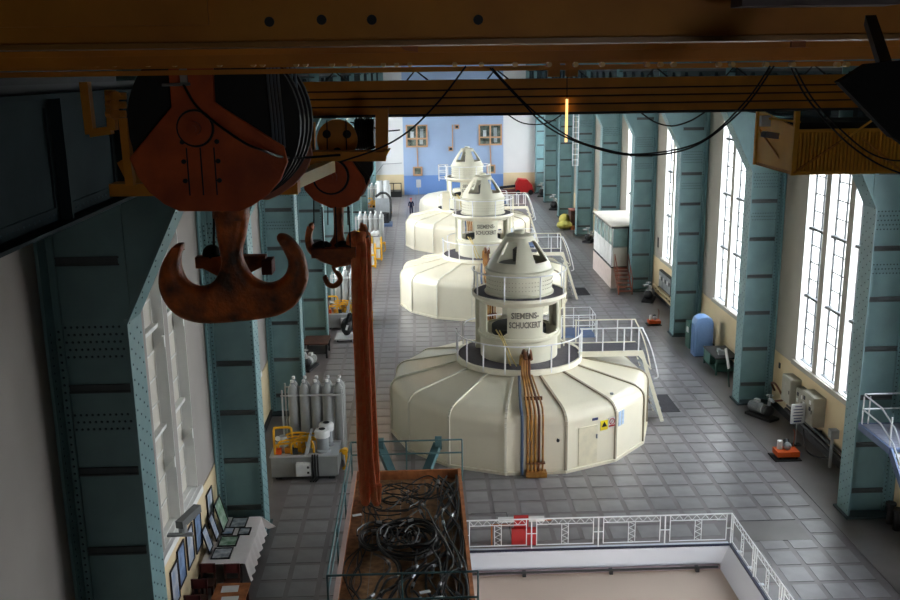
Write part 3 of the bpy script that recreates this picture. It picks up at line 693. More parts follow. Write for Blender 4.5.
for s, x in ((-1, -1.5), (1, .35)):
    t2 = part('jack_arm', MB().beam((x-s*.35, by1+.35, 2.0), (x+s*.1, by1+1.3, 2.7), .28, .2), tealr, t, smooth=0)
    part('jack_wheel', MB().cyl((x+s*.1-.1, by1+1.3, 2.75), (x+s*.1+.14, by1+1.3, 2.75), .24, 14), tealr, t2)
    part('jack_base', MB().beam((x-s*.35, by1+.35, 2.0), (x-s*.35, by1-.0, 1.8), .2, .2).box(x-s*.35-.12, x-s*.35+.12, by1+.2, by1+.5, 0, 2.0), tealr, t, smooth=0)
rnd = random.Random(11)
ropeN = 0
def wire(pts, lab, r=.035, ferr_at=()):
    global ropeN
    sp = crom(pts, 5); mb = MB().tube(sp, r, 5)
    o = solo('wire_rope', mb, wire_m, lab, 'rope', 'wire ropes in the bin'); o.name = 'wire_rope'
    for f in ferr_at:
        i = min(int(f*(len(sp)-2)), len(sp)-2); d = (sp[i+1]-sp[i]).normalized()
        part('ferrule', MB().cyl(sp[i]-d*.08, sp[i]+d*.09, r*1.5, 6), ferr, o)
def loopy(cx, cy, r, z, turns=2, el=1.0, ph=0, wob=.12):
    n = int(turns*12); return [(min(max(cx+(r+rnd.uniform(-wob, wob))*cos(ph+2*pi*i/12), bx0+.14), bx1-.14), cy+(r+rnd.uniform(-wob, wob))*el*sin(ph+2*pi*i/12), z+.035*i/3+rnd.uniform(0, .03)) for i in range(n)]
LT = 'black wire rope coiled in the tangle at the middle of the wooden bin'
LR_ = 'black wire rope strand running lengthwise along the right side of the wooden bin'
LF = 'thin black wire rope lying loose near the far end of the wooden bin'
LL = 'black wire rope bundle with silver ferrules at the near end of the bin'
for nm_, u, v, n, r0, lab in (('a', 400, 546, 4, .30, 'black wire rope in the small round coil at the middle of the bin'), ('b', 419, 546, 4, .30, 'black wire rope in the round coil right of the bin middle'), ('c', 377, 545, 3, .40, 'black wire rope in the loose coil left of the bin middle'), ('d', 409, 546, 3, .78, 'black wire rope looping around both middle coils of the bin')):
    p = at(u, v, 2, bz)
    for k in range(n): wire(loopy(p.x+rnd.uniform(-.06, .06), p.y+rnd.uniform(-.1, .1), r0+.09*k, bz+.06+.05*k, 1.8, 1.25, rnd.uniform(0, 6), .05), lab, .03, (rnd.random(),))
for k in range(8): wire(loopy(-.7+rnd.uniform(-.6, .9), 28.0+rnd.uniform(-.9, .9), rnd.uniform(.5, .95), bz+.08+.04*k, 1.3, 1.0, rnd.uniform(0, 6), .2), LF, .022)
for k in range(11):
    x = .2+rnd.uniform(-.1, .7); pts = [(min(x+.35*sin(j*.9+k)+rnd.uniform(-.1, .1), bx1-.14), 29.3-j*.95, bz+.1+rnd.uniform(0, .3)+.02*k) for j in range(9)]
    wire(pts, LR_, .034, (rnd.random(), rnd.random()))
for k in range(12):
    x = -1.6+k*.22; pts = [(min(max(x+.5*sin(j*.7+k*.3)+rnd.uniform(-.15, .15), bx0+.14), bx1-.14), 24.6-j*.6, bz+.08+rnd.uniform(0, .35)) for j in range(7)]
    wire(pts, LL, .036, (.2+rnd.random()*.3, .6+.3*rnd.random()))
for k in range(5): wire([(bx0+.2+rnd.uniform(0, .6)+.2*sin(j), 28.8-j*1.1, bz+.07+rnd.uniform(0, .08)) for j in range(8)], 'thin black wire rope lying along the left side of the wooden bin', .022)
for k, (u, v) in enumerate(((357, 515), (425, 592), (438, 598))):
    p = at(u, v, 2, bz+.5); p.x = min(max(p.x, bx0+.3), bx1-.3)
    solo('paper_scrap', MB().cb((p.x, p.y, bz+.5), (.28, .12, .02), .3), white, ['white paper scrap on the ropes at the left side of the bin', 'white paper scrap on the ropes at the near end', 'white rag on the ropes at the near right corner'][k], 'paper')

# ================================================================== CRANE BRIDGE
Y1, Y2, Y3 = 6.0, 7.2, 13.6
t = thing('bridge_crane', 'dark ochre overhead bridge crane spanning the hall above the camera view', 'crane', (4.6, 9, 15.4))
def zat(v, y): return at(450, v, 1, y).z
g = MB().box(-5.2, 14.4, Y1, Y1+.04, zat(39, Y1), 18); part('near_girder', g, yel_d, t, smooth=0)
part('near_flange', MB().box(-5.2, 14.4, Y1-.06, Y1+.3, zat(41.5, Y1)-.02, zat(41.5, Y1)+.012), mat('flange_tan', (170, 120, 60), .35), t, smooth=0)  # duller, smoother tan than the girder plate
pieces('walkway_underside', MB().box(-5.2, 14.4, Y1+.3, Y2-.3, zat(50, Y2)+.06, zat(50, Y2)+.1).box(-5.2, 14.4, Y2-.3, Y2-.26, zat(52, Y2-.3), zat(40, Y2)), yel_d, t, smooth=0)
part('back_plate', MB().box(-5.2, 14.4, Y2-.1, Y2-.06, zat(62, Y2-.1), zat(40, Y2-.1)), yel_d, t, smooth=0)
part('perforated_bar', MB().box(-5.2, 14.4, Y2+.35, Y2+.4, zat(71.5, Y2+.35), zat(66.5, Y2+.35)), yel_d, t, smooth=0)
part('service_rail', MB().box(-5.2, 14.4, Y2-.03, Y2+.03, zat(59, Y2)-.01, zat(57, Y2)), yel_c, t, smooth=0)
part('festoon_channel', MB().box(-5.2, 14.4, Y2+.2, Y2+.24, zat(65, Y2+.2), zat(60, Y2+.2)), yel_d, t, smooth=0)
rl = MB().cyl((0, -.03, 0), (0, .03, 0), .019, 10).mesh('festoon_roller', mat('roller_brass', (240, 196, 110), .35))
rn = random.Random(3); u = 12
while u < 880:
    p = at(u, 65.2, 1, Y2+.1); link('festoon_roller', rl, t, (p.x-4.6, Y2-.06-9, zat(64.5, Y2-.06)-15.4+(p.z-zat(65.2, Y2+.1)))); u += rn.choice((9, 13, 17, 26, 33, 44))
# bulky lower hangers
pieces('hanger_plate', MB().prism([at(395, 41, 1, Y1+.2), at(418, 41, 1, Y1+.2), at(418, 52, 1, Y1+.2), at(404, 50, 1, Y1+.2)], (0, .03, 0)).box(at(792, 42, 1, Y1+.2).x, at(806, 42, 1, Y1+.2).x, Y1+.2, Y1+.23, zat(52, Y1+.2), zat(41, Y1+.2)), board_m, t, smooth=0)
rv = MB()
for u_, v_ in ((270, 22), (322, 20), (372, 20), (478, 20), (37, 38), (110, 70)):
    if v_ < 30: p = at(u_, v_, 1, Y1); rv.cyl(p+Vector((0, -.03, 0)), p+Vector((0, .01, 0)), .03, 12)
pieces('hole_disc', rv, dark, t)  # dark discs give the look of shaded holes in the girder
pieces('splice_plate', MB().box(at(255, 5, 1, Y1).x, at(492, 5, 1, Y1).x, Y1-.02, Y1, zat(37, Y1), zat(-30, Y1)).box(-5.2, at(208, 5, 1, Y1).x, Y1-.03, Y1, zat(22, Y1), zat(-40, Y1)), yel_d, t, smooth=0)
part('roof_channel', MB().box(at(742, 5, 1, Y1-.5).x, at(900, 5, 1, Y1-.5).x, Y1-.5, Y1-.3, zat(9.5, Y1-.5), zat(-8, Y1-.5)), mat('mauve_grey', (110, 96, 96), .6), t, smooth=0)
# far girder
zt, zb = zat(80, Y3), zat(113.5, Y3)
gx0 = at(296, 95, 1, Y3).x; gx1 = 13.7
part('far_girder', MB().box(gx0, gx1, Y3+.04, Y3+.5, zb, zt), mat('groove_shade', (70, 42, 14), .7), t, smooth=0)  # backing coloured dark so the gaps between strips look shaded
gz = lambda v: zat(v, Y3)
for a, b in ((89.3, 80), (96.8, 91), (104.8, 98.6), (113.5, 106.6)):
    part('girder_strip', MB().box(gx0, gx1, Y3-.04, Y3+.06, gz(a), gz(b)), yel_c, t, smooth=0)
part('girder_sole', MB().box(gx0, gx1, Y3-.1, Y3+.55, zb-.035, zb-.005), dark, t, smooth=0)
m = MB()
for k in range(14):
    x = gx0+.4+k*1.15; m.tube([(x, Y3+.3, zt), (x+.12, Y3+.3, zt+.14), (x+.3, Y3+.3, zt)], .012, 4)
pieces('cable_hanger', m, dark, t)
pieces('bracket_box', MB().box(at(548, 76, 1, Y3-.5).x, at(560, 76, 1, Y3-.5).x, Y3-.5, Y3-.4, zat(78, Y3), zat(64, Y3)).box(at(566, 76, 1, Y3-.5).x, at(578, 76, 1, Y3-.5).x, Y3-.5, Y3-.4, zat(78, Y3), zat(64, Y3)), yel_d, t, smooth=0)
# end truck on the left runway rail
part('end_truck', MB().box(-6.3, -4.35, 5.8, 14.2, 15.5, 17.2), mat('truck_black', (26, 26, 28), .7), t, smooth=0)
def P(u, v, y): return at(u, v, 1, y)
# yellow guard at the left end
t = thing('buffer_bracket', 'ochre open guard bracket hanging at the left end of the crane', 'bracket', P(105, 130, 8.6))
m = MB()
for a, b in (((85, 82), (91, 134)), ((91, 133), (112, 130)), ((110, 90), (113, 130)), ((124, 118), (131, 185))): m.beam(P(*a, 8.6), P(*b, 8.6), .07, .10, (0, 1, 0))
pieces('bracket_frame', m, yel_c, t, smooth=0)
m = MB()
for v in (96, 105, 114): m.cyl(P(106, v, 8.5), P(126, v, 8.5), .03, 8); m.sphere(P(115, v, 8.45), .05, 8)
pieces('pivot_pin', m, yel_d, t)

# trolley frame
t = thing('crane_trolley', 'yellow crane trolley frame with winch gears above the hooks', 'trolley', P(250, 150, 11))
part('frame_beam', MB().beam(P(113, 189, 10.2), P(299, 187, 10.2), .25, .13), yel_c, t, smooth=0)
part('frame_beam', MB().beam(P(124, 160, 10.25), P(137, 186, 10.2), .1, .12), yel_d, t, smooth=0)
a, b = P(283, 186, 10.2), P(329, 166, 11.6)
part('frame_end', MB().beam(a, b, .16, .14), mat('pale_yellow_worn', (222, 190, 110), .5), t, 'pale worn cross member', smooth=0)
pieces('frame_plate', MB().beam(P(205, 184, 10.6), P(296, 166, 11.4), .3, .05).beam(P(262, 150, 11.6), P(330, 165, 11.6), .4, .06), yel_d, t, smooth=0)
part('winch_tray', MB().beam(P(298, 155.5, 11.55), P(386, 155.5, 11.55), .3, .11), yel_c, t, smooth=0)
part('tray_end', MB().prism([P(378, 160, 11.45), P(385, 150, 11.45), P(390, 150, 11.45), P(384, 160, 11.45)], (0, .3, 0)), yel_b, t, smooth=0)
part('tray_post', MB().beam(P(382, 108, 11.6), P(382, 151, 11.6), .15, .18, (0, 1, 0)), yel_c, t, smooth=0)
part('tray_post', MB().beam(P(306, 112, 13.5), P(306, 151, 13.5), .10, .12, (0, 1, 0)), yel_d, t, smooth=0)
gw = part('gear_wheel', MB().cyl(P(337, 140, 12.4), P(337, 140, 12.4)+Vector((0, .14, 0)), .26, 28), yel_d, t)
c0 = P(337, 140, 12.4); m = MB()
for a in range(3): m.cyl(c0+Vector((.15*cos(a*2.1+.5), -.01, .15*sin(a*2.1+.5))), c0+Vector((.15*cos(a*2.1+.5), .03, .15*sin(a*2.1+.5))), .055, 12)
pieces('gear_hole', m, black, gw)
part('winch_motor', MB().cyl(P(355, 134, 12.7), P(374, 134, 12.7), .20, 16), dark, t)
m = MB()
for k in range(7): q = P(357+k*2.4, 134, 12.7); m.cyl(q, q+Vector((.012, 0, 0)), .225, 16)
pieces('motor_fin', m, dark, t)
part('winch_drum', MB().cyl(P(120, -70, 8.8), P(320, -70, 8.8), .3, 20), dark, t)
part('top_frame', MB().box(-4.3, -.9, 8.0, 8.15, 16.5, 16.8), yel_d, t, smooth=0)
part('top_frame', MB().box(-4.3, -.9, 13.0, 13.15, 16.5, 16.8), yel_d, t, smooth=0)
part('top_frame', MB().box(-4.3, -4.1, 7.3, 14.1, 16.5, 16.8), yel_d, t, smooth=0)
part('top_frame', MB().box(-1.1, -.9, 7.3, 14.1, 16.5, 16.8), yel_d, t, smooth=0)
pieces('shaft', MB().cyl(P(300, 120, 12.6), P(300, 150, 12.6), .05, 8).cyl(P(313, 122, 12.6), P(313, 152, 12.6), .035, 8), yel_d, t)
m = MB(); rr = random.Random(5)
for k in range(9): q = P(288+k*2.6, 168+rr.uniform(-5, 7), 11.0); m.cyl(q, q+Vector((0, -.05, 0)), rr.uniform(.02, .05), 8); m.tube([q, q+Vector((rr.uniform(-.1, .1), -.02, .12))], .012, 5)
pieces('valve_cluster', m, yel_b, t)
m = MB()
for v in (153, 158, 162): m.tube(crom([P(228, 130+(v-153)*2, 9.6), P(270, v, 10.4), P(300, v+2, 11.5), P(352, v+1, 12.1), P(384, v-10, 12.1)], 5), .014, 5)
pieces('loose_cable', m, cablem, t)

# hook blocks
def hook_block(Y, name, lab, outline_plate, sheave_c, sheave_r, boss, hook, th, shank=None, edge=None, near_ropes=None, gap=.75):
    t = thing(name, lab, 'hook', P(sheave_c[0], 300, Y))
    k = Y/8.5
    pl = [P(u, v, Y) for u, v in outline_plate]
    part('cheek_plate', plate(pl, Y, .06*k, .012*k), orange_h, t)
    pb = [Vector((p.x+(.14 if Y < 10 else .03), p.y, p.z)) for p in pl]
    part('cheek_plate', plate(pb, Y+gap*k, .06*k, .012*k), pinkedge, t)
    c = P(*sheave_c, Y)
    for j in range(4):
        y = Y+(.14+j*(gap-.28)/3)*k; cxx = c.x+(.018*j if Y < 10 else 0); m = MB().cyl((cxx, y-.055*k, c.z), (cxx, y+.055*k, c.z), sheave_r, 48)
        part('sheave', m, black, t)
    b = P(boss[0], boss[1], Y)
    bb = part('axle_boss', MB().cyl((b.x, Y-.06*k, b.z), (b.x, Y-.02*k, b.z), .145*k, 28).cyl((b.x, Y-.11*k, b.z), (b.x, Y-.05*k, b.z), .06*k, 16).cyl((b.x, Y-.13*k, b.z), (b.x, Y-.1*k, b.z), .03*k, 8), orange_h, t)
    part('boss_outline', MB().tube([(b.x+.155*k*cos(a*pi/14), Y-.034*k, b.z+.155*k*sin(a*pi/14)) for a in range(28)], .012*k, 5, closed=True), black, t)  # black ring put round the boss as a dark outline
    m = MB()
    for j in range(3 if Y < 10 else 0):
        for q in range(2): z = c.z-(.15+.17*j)*k; m.cyl((b.x+(-.12+.3*q)*k, Y-.045*k, z), (b.x+(-.12+.3*q)*k, Y-.02*k, z), .022*k, 8)
    if m.v: pieces('bolt', m, dark, t)
    m = MB()
    for q in range(3): x = b.x+(-.09+.12*q)*k; m.box(x-.006*k, x+.006*k, Y-.036*k, Y-.028*k, c.z-.62*k, c.z-.2*k)
    part('grease_line', m, dark, t, smooth=0)
    hp = [P(u, v, Y+gap*k/2) for u, v in hook]
    part('hook', plate(hp, Y+gap*k/2, th, th*.36, 4, 4), orange_hd, t, 'greasy double-horned ramshorn hook')
    return t, c
big_plate = [(168, 60), (213, 60), (215, 102), (225, 109), (284, 146), (288, 162), (281, 180), (268, 195), (252, 206), (240, 211), (180, 211), (165, 204), (150, 192), (138, 176), (130, 158), (172, 107)]
big_hook = [(217, 205), (217, 230), (220, 248), (222, 262), (217, 277), (208, 285), (197, 286), (187, 280), (181.5, 268), (181, 256), (184, 247), (182, 243), (175, 245), (167, 255), (161, 269), (160, 286), (167, 303), (181, 316), (202, 322), (232, 321), (260, 318), (281, 313.5), (297, 303), (306.5, 286), (308, 270), (302, 251), (289, 236), (279, 234), (277.5, 239), (283, 248), (289, 263), (283, 277), (269, 283), (255, 278), (246, 266), (242.5, 252), (247, 230), (247, 205)]
t, c = hook_block(8.5, 'main_hook_block', 'huge orange ramshorn crane hook on sheave block, nearest the camera', big_plate, (212, 124), .76, (196, 128), big_hook, .24)
part('shank_collar', MB().cyl(P(231, 206, 8.78), P(231, 218, 8.78), .17, 20), orange_hd, t)
m = MB()
for j in range(7):
    u = (269, 272.5, 276, 279.5, 289, 293, 297)[j]; yy = 8.5+.012*j+(.3 if j > 3 else 0)
    m.tube(crom([P(u-4, -70, yy), P(u-2, 60, yy), P(u, 92, yy), P(u+3, 120, yy), P(u+5, 148-(j > 3)*12, yy)], 4), .013, 6)
pieces('hoist_rope', m, steelr, t)
q0 = P(183, 68, 8.35)
part('shackle', MB().box(q0.x-.03, q0.x+.03, 8.33, 8.36, q0.z-.14, q0.z).tube([P(162, 85, 8.3), P(190, 84, 8.3)], .014, 5), ferr, t)
part('control_cable', MB().tube(crom([P(183, 84, 8.3), P(200, 110, 8.2), P(240, 140, 8.0), P(262, 150, 8.0), P(290, 158, 8.6), P(340, 155, 9)], 5), .012, 5), cablem, t)

small_plate = [(304, 172), (318, 163), (334, 161), (352, 161), (364, 178), (366, 186), (359, 200), (346, 207), (331, 208), (314, 200), (305, 190), (302, 180)]
small_hook = [(334, 202), (334, 232), (331, 240), (326, 246), (320, 250), (315, 246), (312, 237), (314, 226), (313, 223), (309.5, 224), (306, 232), (305.5, 243), (308, 251), (316, 258), (326, 263), (341, 266), (356, 262), (366, 255), (370, 245), (369, 234), (364, 225), (361, 223), (359.5, 226), (362, 234), (361, 243), (356, 249), (350, 246), (345, 239), (343.5, 232), (343, 202)]
t, c = hook_block(12.0, 'auxiliary_hook_block', 'smaller orange crane hook with orange slings, behind the main hook', small_plate, (336, 184), .30, (331, 176), small_hook, .22, gap=.4)
a, b = P(312, 252, 12), P(356, 252, 12)
part('cross_block', MB().box(a.x, b.x, 11.9, 12.14, P(312, 257, 12).z, P(312, 248, 12).z), wood_o, t, 'orange crosshead', smooth=0)
part('keeper_plate', MB().prism([P(317, 258, 12), P(353, 258, 12), P(337, 268, 12)], (0, .12, 0)), wood_o, t, smooth=0)
m = MB(); m.sphere(P(322, 246, 12.1), .10, 10, (1.3, 1, .7)); m.sphere(P(344, 246, 12.1), .10, 10, (1.3, 1, .7))
pieces('swivel', m, black, t)
part('small_hook', MB().tube(crom([P(333, 266, 12.05), P(335, 271, 12.05), P(339, 275, 12.05), P(340, 281, 12.05), P(334, 286, 12.05), P(328, 284, 12.05), P(325.5, 278, 12.05), P(326, 275, 12.05)], 4), [.022]*6+[.035]*20+[.015]*3, 8), wood_o, t)
m = MB()
for u in (313, 327, 346): m.tube([P(u, 120, 12.3), P(u+(1 if u < 340 else 2), 225, 12.3)], .008, 5)
m.tube([P(352, 160, 12.1), P(368, 178, 12.1)], .03, 6)
pieces('hoist_rope', m, dark, t)
part('side_guard', MB().prism([P(352, 160, 12.1), P(372, 152, 12.1), P(373, 172, 12.1), P(366, 186, 12.1), P(360, 176, 12.1)], (0, .3, 0)), black, t, smooth=0)
for k, (off_, lab, x0) in enumerate(((0, 'long orange round sling hanging from the smaller hook, left of the pair', 0), (1, 'long orange round sling hanging from the smaller hook, right of the pair', 1))):
    base = [(354, 236), (356, 250), (357, 300), (359, 350), (361, 400), (363, 450), (365, 496)] if k == 0 else [(364, 236), (366, 250), (367, 300), (369, 350), (371, 400), (373, 450), (376, 492)]
    t = thing('lifting_sling', lab, 'sling', P(base[-1][0], 503, 12.1), 'orange slings on the hook')
    for j, du in enumerate((-3.0, 3.0)):
        dd = 12.05+.09*j+.05*k
        pts = [P(u+du*(.7 if i < 5 else (.95 if i < 6 else .6)), v+(j*2), dd) for i, (u, v) in enumerate(base)]
        part('sling_leg', MB().tube(crom(pts, 5), .042, 8), sling_m, t)
    part('sling_loop', MB().tube(crom([P(base[-1][0]-2.5, 485, 12.1), P(base[-1][0]-1, 501, 12.1), P(base[-1][0]+1.8, 501, 12.14), P(base[-1][0]+2.6, 484, 12.14)], 5), .048, 8), sling_m, t)
    part('sling_eye', MB().tube(crom([P(base[0][0]-4, 244, 12.0), P(base[0][0]-3, 236, 12.1), P(base[0][0]+3, 235, 12.3), P(base[0][0]+4, 246, 12.35)], 4), .05, 8), sling_m, t)

t = thing('spare_crosshead', 'small orange crosshead with black swivel hanging behind the main hook', 'hook', P(232, 262, 10.5))
part('cross_bar', MB().box(P(196, 260, 10.5).x, P(266, 260, 10.5).x, 10.45, 10.6, P(230, 267, 10.5).z, P(230, 256, 10.5).z), wood_o, t, smooth=0)
part('keeper_plate', MB().prism([P(200, 267, 10.5), P(262, 267, 10.5), P(230, 283, 10.5)], (0, .1, 0)), wood_o, t, smooth=0)
part('swivel', MB().sphere(P(212, 254, 10.55), .11, 12), black, t); part('end_block', MB().box(P(262, 260, 10.4).x, P(272, 260, 10.4).x, 10.35, 10.6, P(230, 273, 10.5).z, P(230, 259, 10.5).z), mat('maroon_block', (120, 50, 44), .6), t, smooth=0)
part('hanger_rod', MB().tube([P(214, 252, 10.55), P(214, -60, 10.55)], .015, 6), dark, t)
# festoon cables
cabs = [([(466, 66), (440, 100), (410, 130), (380, 148), (340, 162)], 'black cable loop hanging leftwards in front of the blue end wall', 7.45, .008),
        ([(490, 68), (520, 100), (545, 125), (580, 143), (630, 155), (690, 148), (740, 112), (774, 66)], 'long black cable swag hanging across the right windows, lower of two', 7.45, .0075),
        ([(492, 68), (530, 108), (568, 136), (600, 148), (640, 154), (700, 142), (745, 102), (770, 66)], 'long black cable swag hanging across the right windows, upper of two', 7.47, .007),
        ([(791, 68), (805, 95), (825, 120), (850, 145), (880, 165), (915, 178)], 'black cable falling across the yellow cab, left of two', 7.45, .0075),
        ([(795, 68), (812, 98), (836, 125), (865, 150), (890, 160), (915, 160)], 'black cable falling across the yellow cab, right of two', 7.47, .007),
        ([(504, 112), (520, 122), (535, 124.5), (550, 122), (565, 112)], 'short thin black cable sagging under the girder before the white wall', 13.62, .010),
        ([(640, 112), (655, 122), (672, 126), (690, 121), (705, 112)], 'short thin black cable sagging under the girder beside the teal columns', 13.62, .012),
        ([(400, 130), (385, 131), (375, 128), (350, 122)], 'thin black cable entering the winch from the right', 12.6, .010)]
for pts, lab, y, r in cabs:
    solo('festoon_cable', MB().tube(crom([P(u, v, y) for u, v in pts], 8), r, 6), cablem, lab, 'cable', 'festoon cables of the crane')
# glowing tube standing in for a strip that looks like a lamp reflection
t = thing('glow_strip', 'bright warm vertical strip like a lamp reflection before the crane girder', 'lamp', P(567, 98, 13.5))
part('tube', MB().cyl(P(567, 99, 13.5), P(566, 142, 13.5), .018, 8), warm_e, t)
part('cord', MB().tube([P(567, 99, 13.5), P(567, 70, 13.5)], .006, 4), black, t)
# black floodlight top right
t = thing('floodlight', 'black floodlight housing at the top right corner, seen from behind', 'lamp', P(880, 100, 4.2))
part('housing', MB().prism([P(839, 82, 4.2), P(848, 77, 4.2), P(868, 64, 4.2), P(925, 58, 4.2), P(925, 160, 4.2), P(898, 140, 4.2), P(893, 138, 4.2)], (.02, .10, .0)), mat('matt_black', (6, 6, 7), .9), t, smooth=0)
part('mounting_arm', MB().beam(P(885, 66, 4.3), P(870, 20, 4.8), .05, .05), black, t, smooth=0)

# ================================================================== CRANE CAB
yc = 13.9
n0, n1 = P(792, 175, yc), P(755, 167, 15.5)
cz0 = n0.z; cz1 = P(792, 131, yc).z; xa = n0.x; xb = xa+2.6
t = thing('crane_cab', 'open yellow corrugated crane cab hanging below the girder at right', 'cab', (xa+1.3, yc+.8, cz0))
xl = n1.x; yb2 = 15.5
mm = MB(); n = 46
for k in range(n):
    x0 = xa+(xb-xa)*k/n; x1 = xa+(xb-xa)*(k+1)/n; mm.box(x0, x1-.024, yc-.05, yc, cz0+.02, cz1)
mm.box(xa, xb, yc, yc+.02, cz0, cz1)
part('corrugated_front', mm, yel_b if 0 else mat('cab_yellow', (250, 186, 58), .5, var=.1), t, smooth=0)
caby = MATS['cab_yellow']
part('side_panel', MB().prism([(xa, yc, cz0), (xl, yb2, cz0+.03), (xl, yb2, cz1+.25), (xa, yc, cz1+.05)], (.03, 0, 0)), caby, t, smooth=0)
part('cab_floor', MB().prism([(xa, yc, cz0), (xb, yc, cz0), (xb, yb2, cz0), (xl, yb2, cz0)], (0, 0, .05)), yel_d, t, smooth=0)
m = MB(); m.beam((xa, yc-.03, cz0+.03), (xb, yc-.03, cz0+.03), .05, .05).beam((xa, yc-.03, cz1), (xb, yc-.03, cz1), .05, .05)
m.beam((xa, yc-.03, cz0), (xa, yc-.03, cz1+.3), .07, .07, (0, 1, 0)).beam((xl, yb2, cz0), (xl, yb2, cz1+.5), .06, .06, (0, 1, 0))
pieces('cab_frame', m, caby, t, smooth=0)
m = MB(); m.beam(P(793, 173, yc-.05), P(850, 135, yc-.05), .03, .04, (0, 1, 0)).beam(P(862, 138, yc-.05), P(902, 172, yc-.05), .03, .04, (0, 1, 0)).beam(P(760, 130, 15), P(786, 168, 14.3), .025, .03, (0, 1, 0))
pieces('brace', m, yel_d, t, smooth=0)
part('centre_post', MB().box(P(846, 150, yc).x, P(857, 150, yc).x, yc-.04, yc, cz0, cz1), yel_d, t, smooth=0)
pieces('top_rail', MB().beam(P(757, 117, 14.8), P(800, 122, 14.0), .03, .03).beam(P(840, 143, 13.6), P(884, 112, 13.2), .03, .03), caby, t, smooth=0)
part('dark_interior', MB().box(xa+.15, xb, yc+.3, yb2, cz0+.2, cz1+.1), shadow_in, t, smooth=0)  # solid dark block stands in for the shade inside the cab
q = P(765, 121, 14.6); part('lamp_head', MB().cb(q, (.14, .1, .16)), white, t, smooth=0); q = P(770, 135, 14.2); part('lamp_head', MB().cb(q, (.22, .14, .09), .2, .15), greym, t, smooth=0)

# ================================================================== RIGHT SIDE FITTINGS
def pump(x, y, sc, rz, lab, base_m=dark, mot=greym, cap=lgrey, group=None, fly=False):
    t = thing('pump_set', lab, 'pump', (x, y, 0), group); c = (x, y, 0)
    def pp(name, mb, m, lb=None):
        mb.v = [Vector((x+(v.x)*sc, y+(v.y)*sc, v.z*sc)) for v in mb.v]; mb.rot(c, rz); return part(name, mb, m, t, lb)
    pp('base_frame', MB().box(-.9, .9, -.4, .4, 0, .14), base_m)
    mo = pp('motor', MB().lathe([(0.001, -.45), (.26, -.45), (.30, -.40), (.30, .4), (.26, .45), (0.001, .45)], (0, 0, 0), 16), mot)
    for v in mo.data.vertices: pass
    q = mo.data; 
    for v in q.vertices:      # lay the motor on its side along the base
        z = v.co.z; v.co = Vector((v.co.x*0+(z)*cos(rz)-v.co.y*sin(rz), z*sin(rz)+v.co.y*cos(rz), v.co.x+.5*sc))+Vector((.4*sc*cos(rz), .4*sc*sin(rz), 0))
    for k in range(5): pp('cooling_fin', MB().tube([(.15+k*.12, 0, .5), (.17+k*.12, 0, .5)], .34, 14), mot)
    pp('terminal_box', MB().box(.25, .55, -.12, .12, .8, .98), cap)
    pp('pump_body', MB().sphere((-.45, 0, .5), .34, 12, (.8, 1, 1)), dark)
    pp('flange', MB().tube([(-.14, 0, .5), (-.08, 0, .5)], .30, 14), cap)
    pp('outlet_pipe', MB().tube(crom([(-.45, 0, .7), (-.45, 0, 1.1), (-.6, .1, 1.25), (-.95, .3, 1.25)], 4), .09, 8), mot)
    pp('valve_wheel', MB().tube([(-.45+.18*cos(a*pi/5), .18*sin(a*pi/5), 1.42) for a in range(10)], .022, 5, closed=True).tube([(-.45, 0, 1.1), (-.45, 0, 1.44)], .03, 6).tube([(-.63, 0, 1.42), (-.27, 0, 1.42)], .014, 5), cap)
    return t
pump(15.4, 40.3, .8, 2.1, 'grey motor pump set at the foot of the second right column, nearest one', fly=True)
pump(15.6, 62.9, .95, 1.2, 'grey pump set on the floor just before the kiosk column')
pump(15.6, 85.9, .95, 1.0, 'grey pump set standing right behind the white kiosk')
pump(15.3, 107.0, 1.2, 1.3, 'dark pump set on the floor beyond the yellow sacks')
pump(15.4, 118.5, 1.2, 1.3, 'dark pump set in the far right corner of the hall')
pump(-6.2, 49.2, .8, 1.3, 'brown-grey pump set beside the left wall before the table', mot=lgrey)
# wall cabinets in the nearest bay
def wall_box(y0, y1, z0, z1, d, lab, nd=2, m=None):
    t = thing('electrical_cabinet', lab, 'cabinet', (XR-.03-d/2, (y0+y1)/2, z0)); x = XR-.035-d; m = m or mat('cabinet_putty', (168, 164, 148), .5)
    part('body', MB().box(x, XR-.035, y0, y1, z0, z1), m, t, smooth=0)
    part('door', MB().box(x-.03, x, y0+.04, y1-.04, z0+.05, z1-.05), m, t, smooth=0)
    for k in range(nd):
        for j in range(2):
            yy = y0+(y1-y0)*(.25+.5*k/max(nd-1, 1)); zz = z1-.25-.28*j; part('meter', MB().box(x-.05, x-.03, yy-.08, yy+.08, zz-.08, zz+.08), dark if (k+j) % 2 else white, t, smooth=0)
    part('lock', MB().box(x-.05, x-.03, y0+.1, y0+.14, (z0+z1)/2-.08, (z0+z1)/2+.08), dark, t, smooth=0)
wall_box(38.75, 39.75, 1.05, 2.25, .45, 'plain putty-coloured wall cabinet, farthest of three beside the sign', 0)
wall_box(37.55, 38.5, .95, 2.05, .3, 'middle putty-coloured wall cabinet with dark meters, behind the sign')
wall_box(36.2, 37.4, 1.05, 2.3, .5, 'putty-coloured wall cabinet with meters, nearest of three by the sign')
t = thing('gauge_cabinet', 'dark-framed grey gauge cabinet on the wall beyond the orange machine', 'cabinet', (16.35, 61.4, .95))
part('panel_frame', MB().box(16.28, 16.465, 59.8, 63.0, .95, 2.15), dark, t, smooth=0)
for k in range(3): part('panel_door', MB().box(16.24, 16.28, 59.95+k*1.0, 60.85+k*1.0, 1.05, 2.05), greym, t, smooth=0)
for k in range(6): part('gauge', MB().box(16.22, 16.24, 60.1+k*.48, 60.3+k*.48, 1.55, 1.8), white if k % 2 else dark, t, smooth=0)
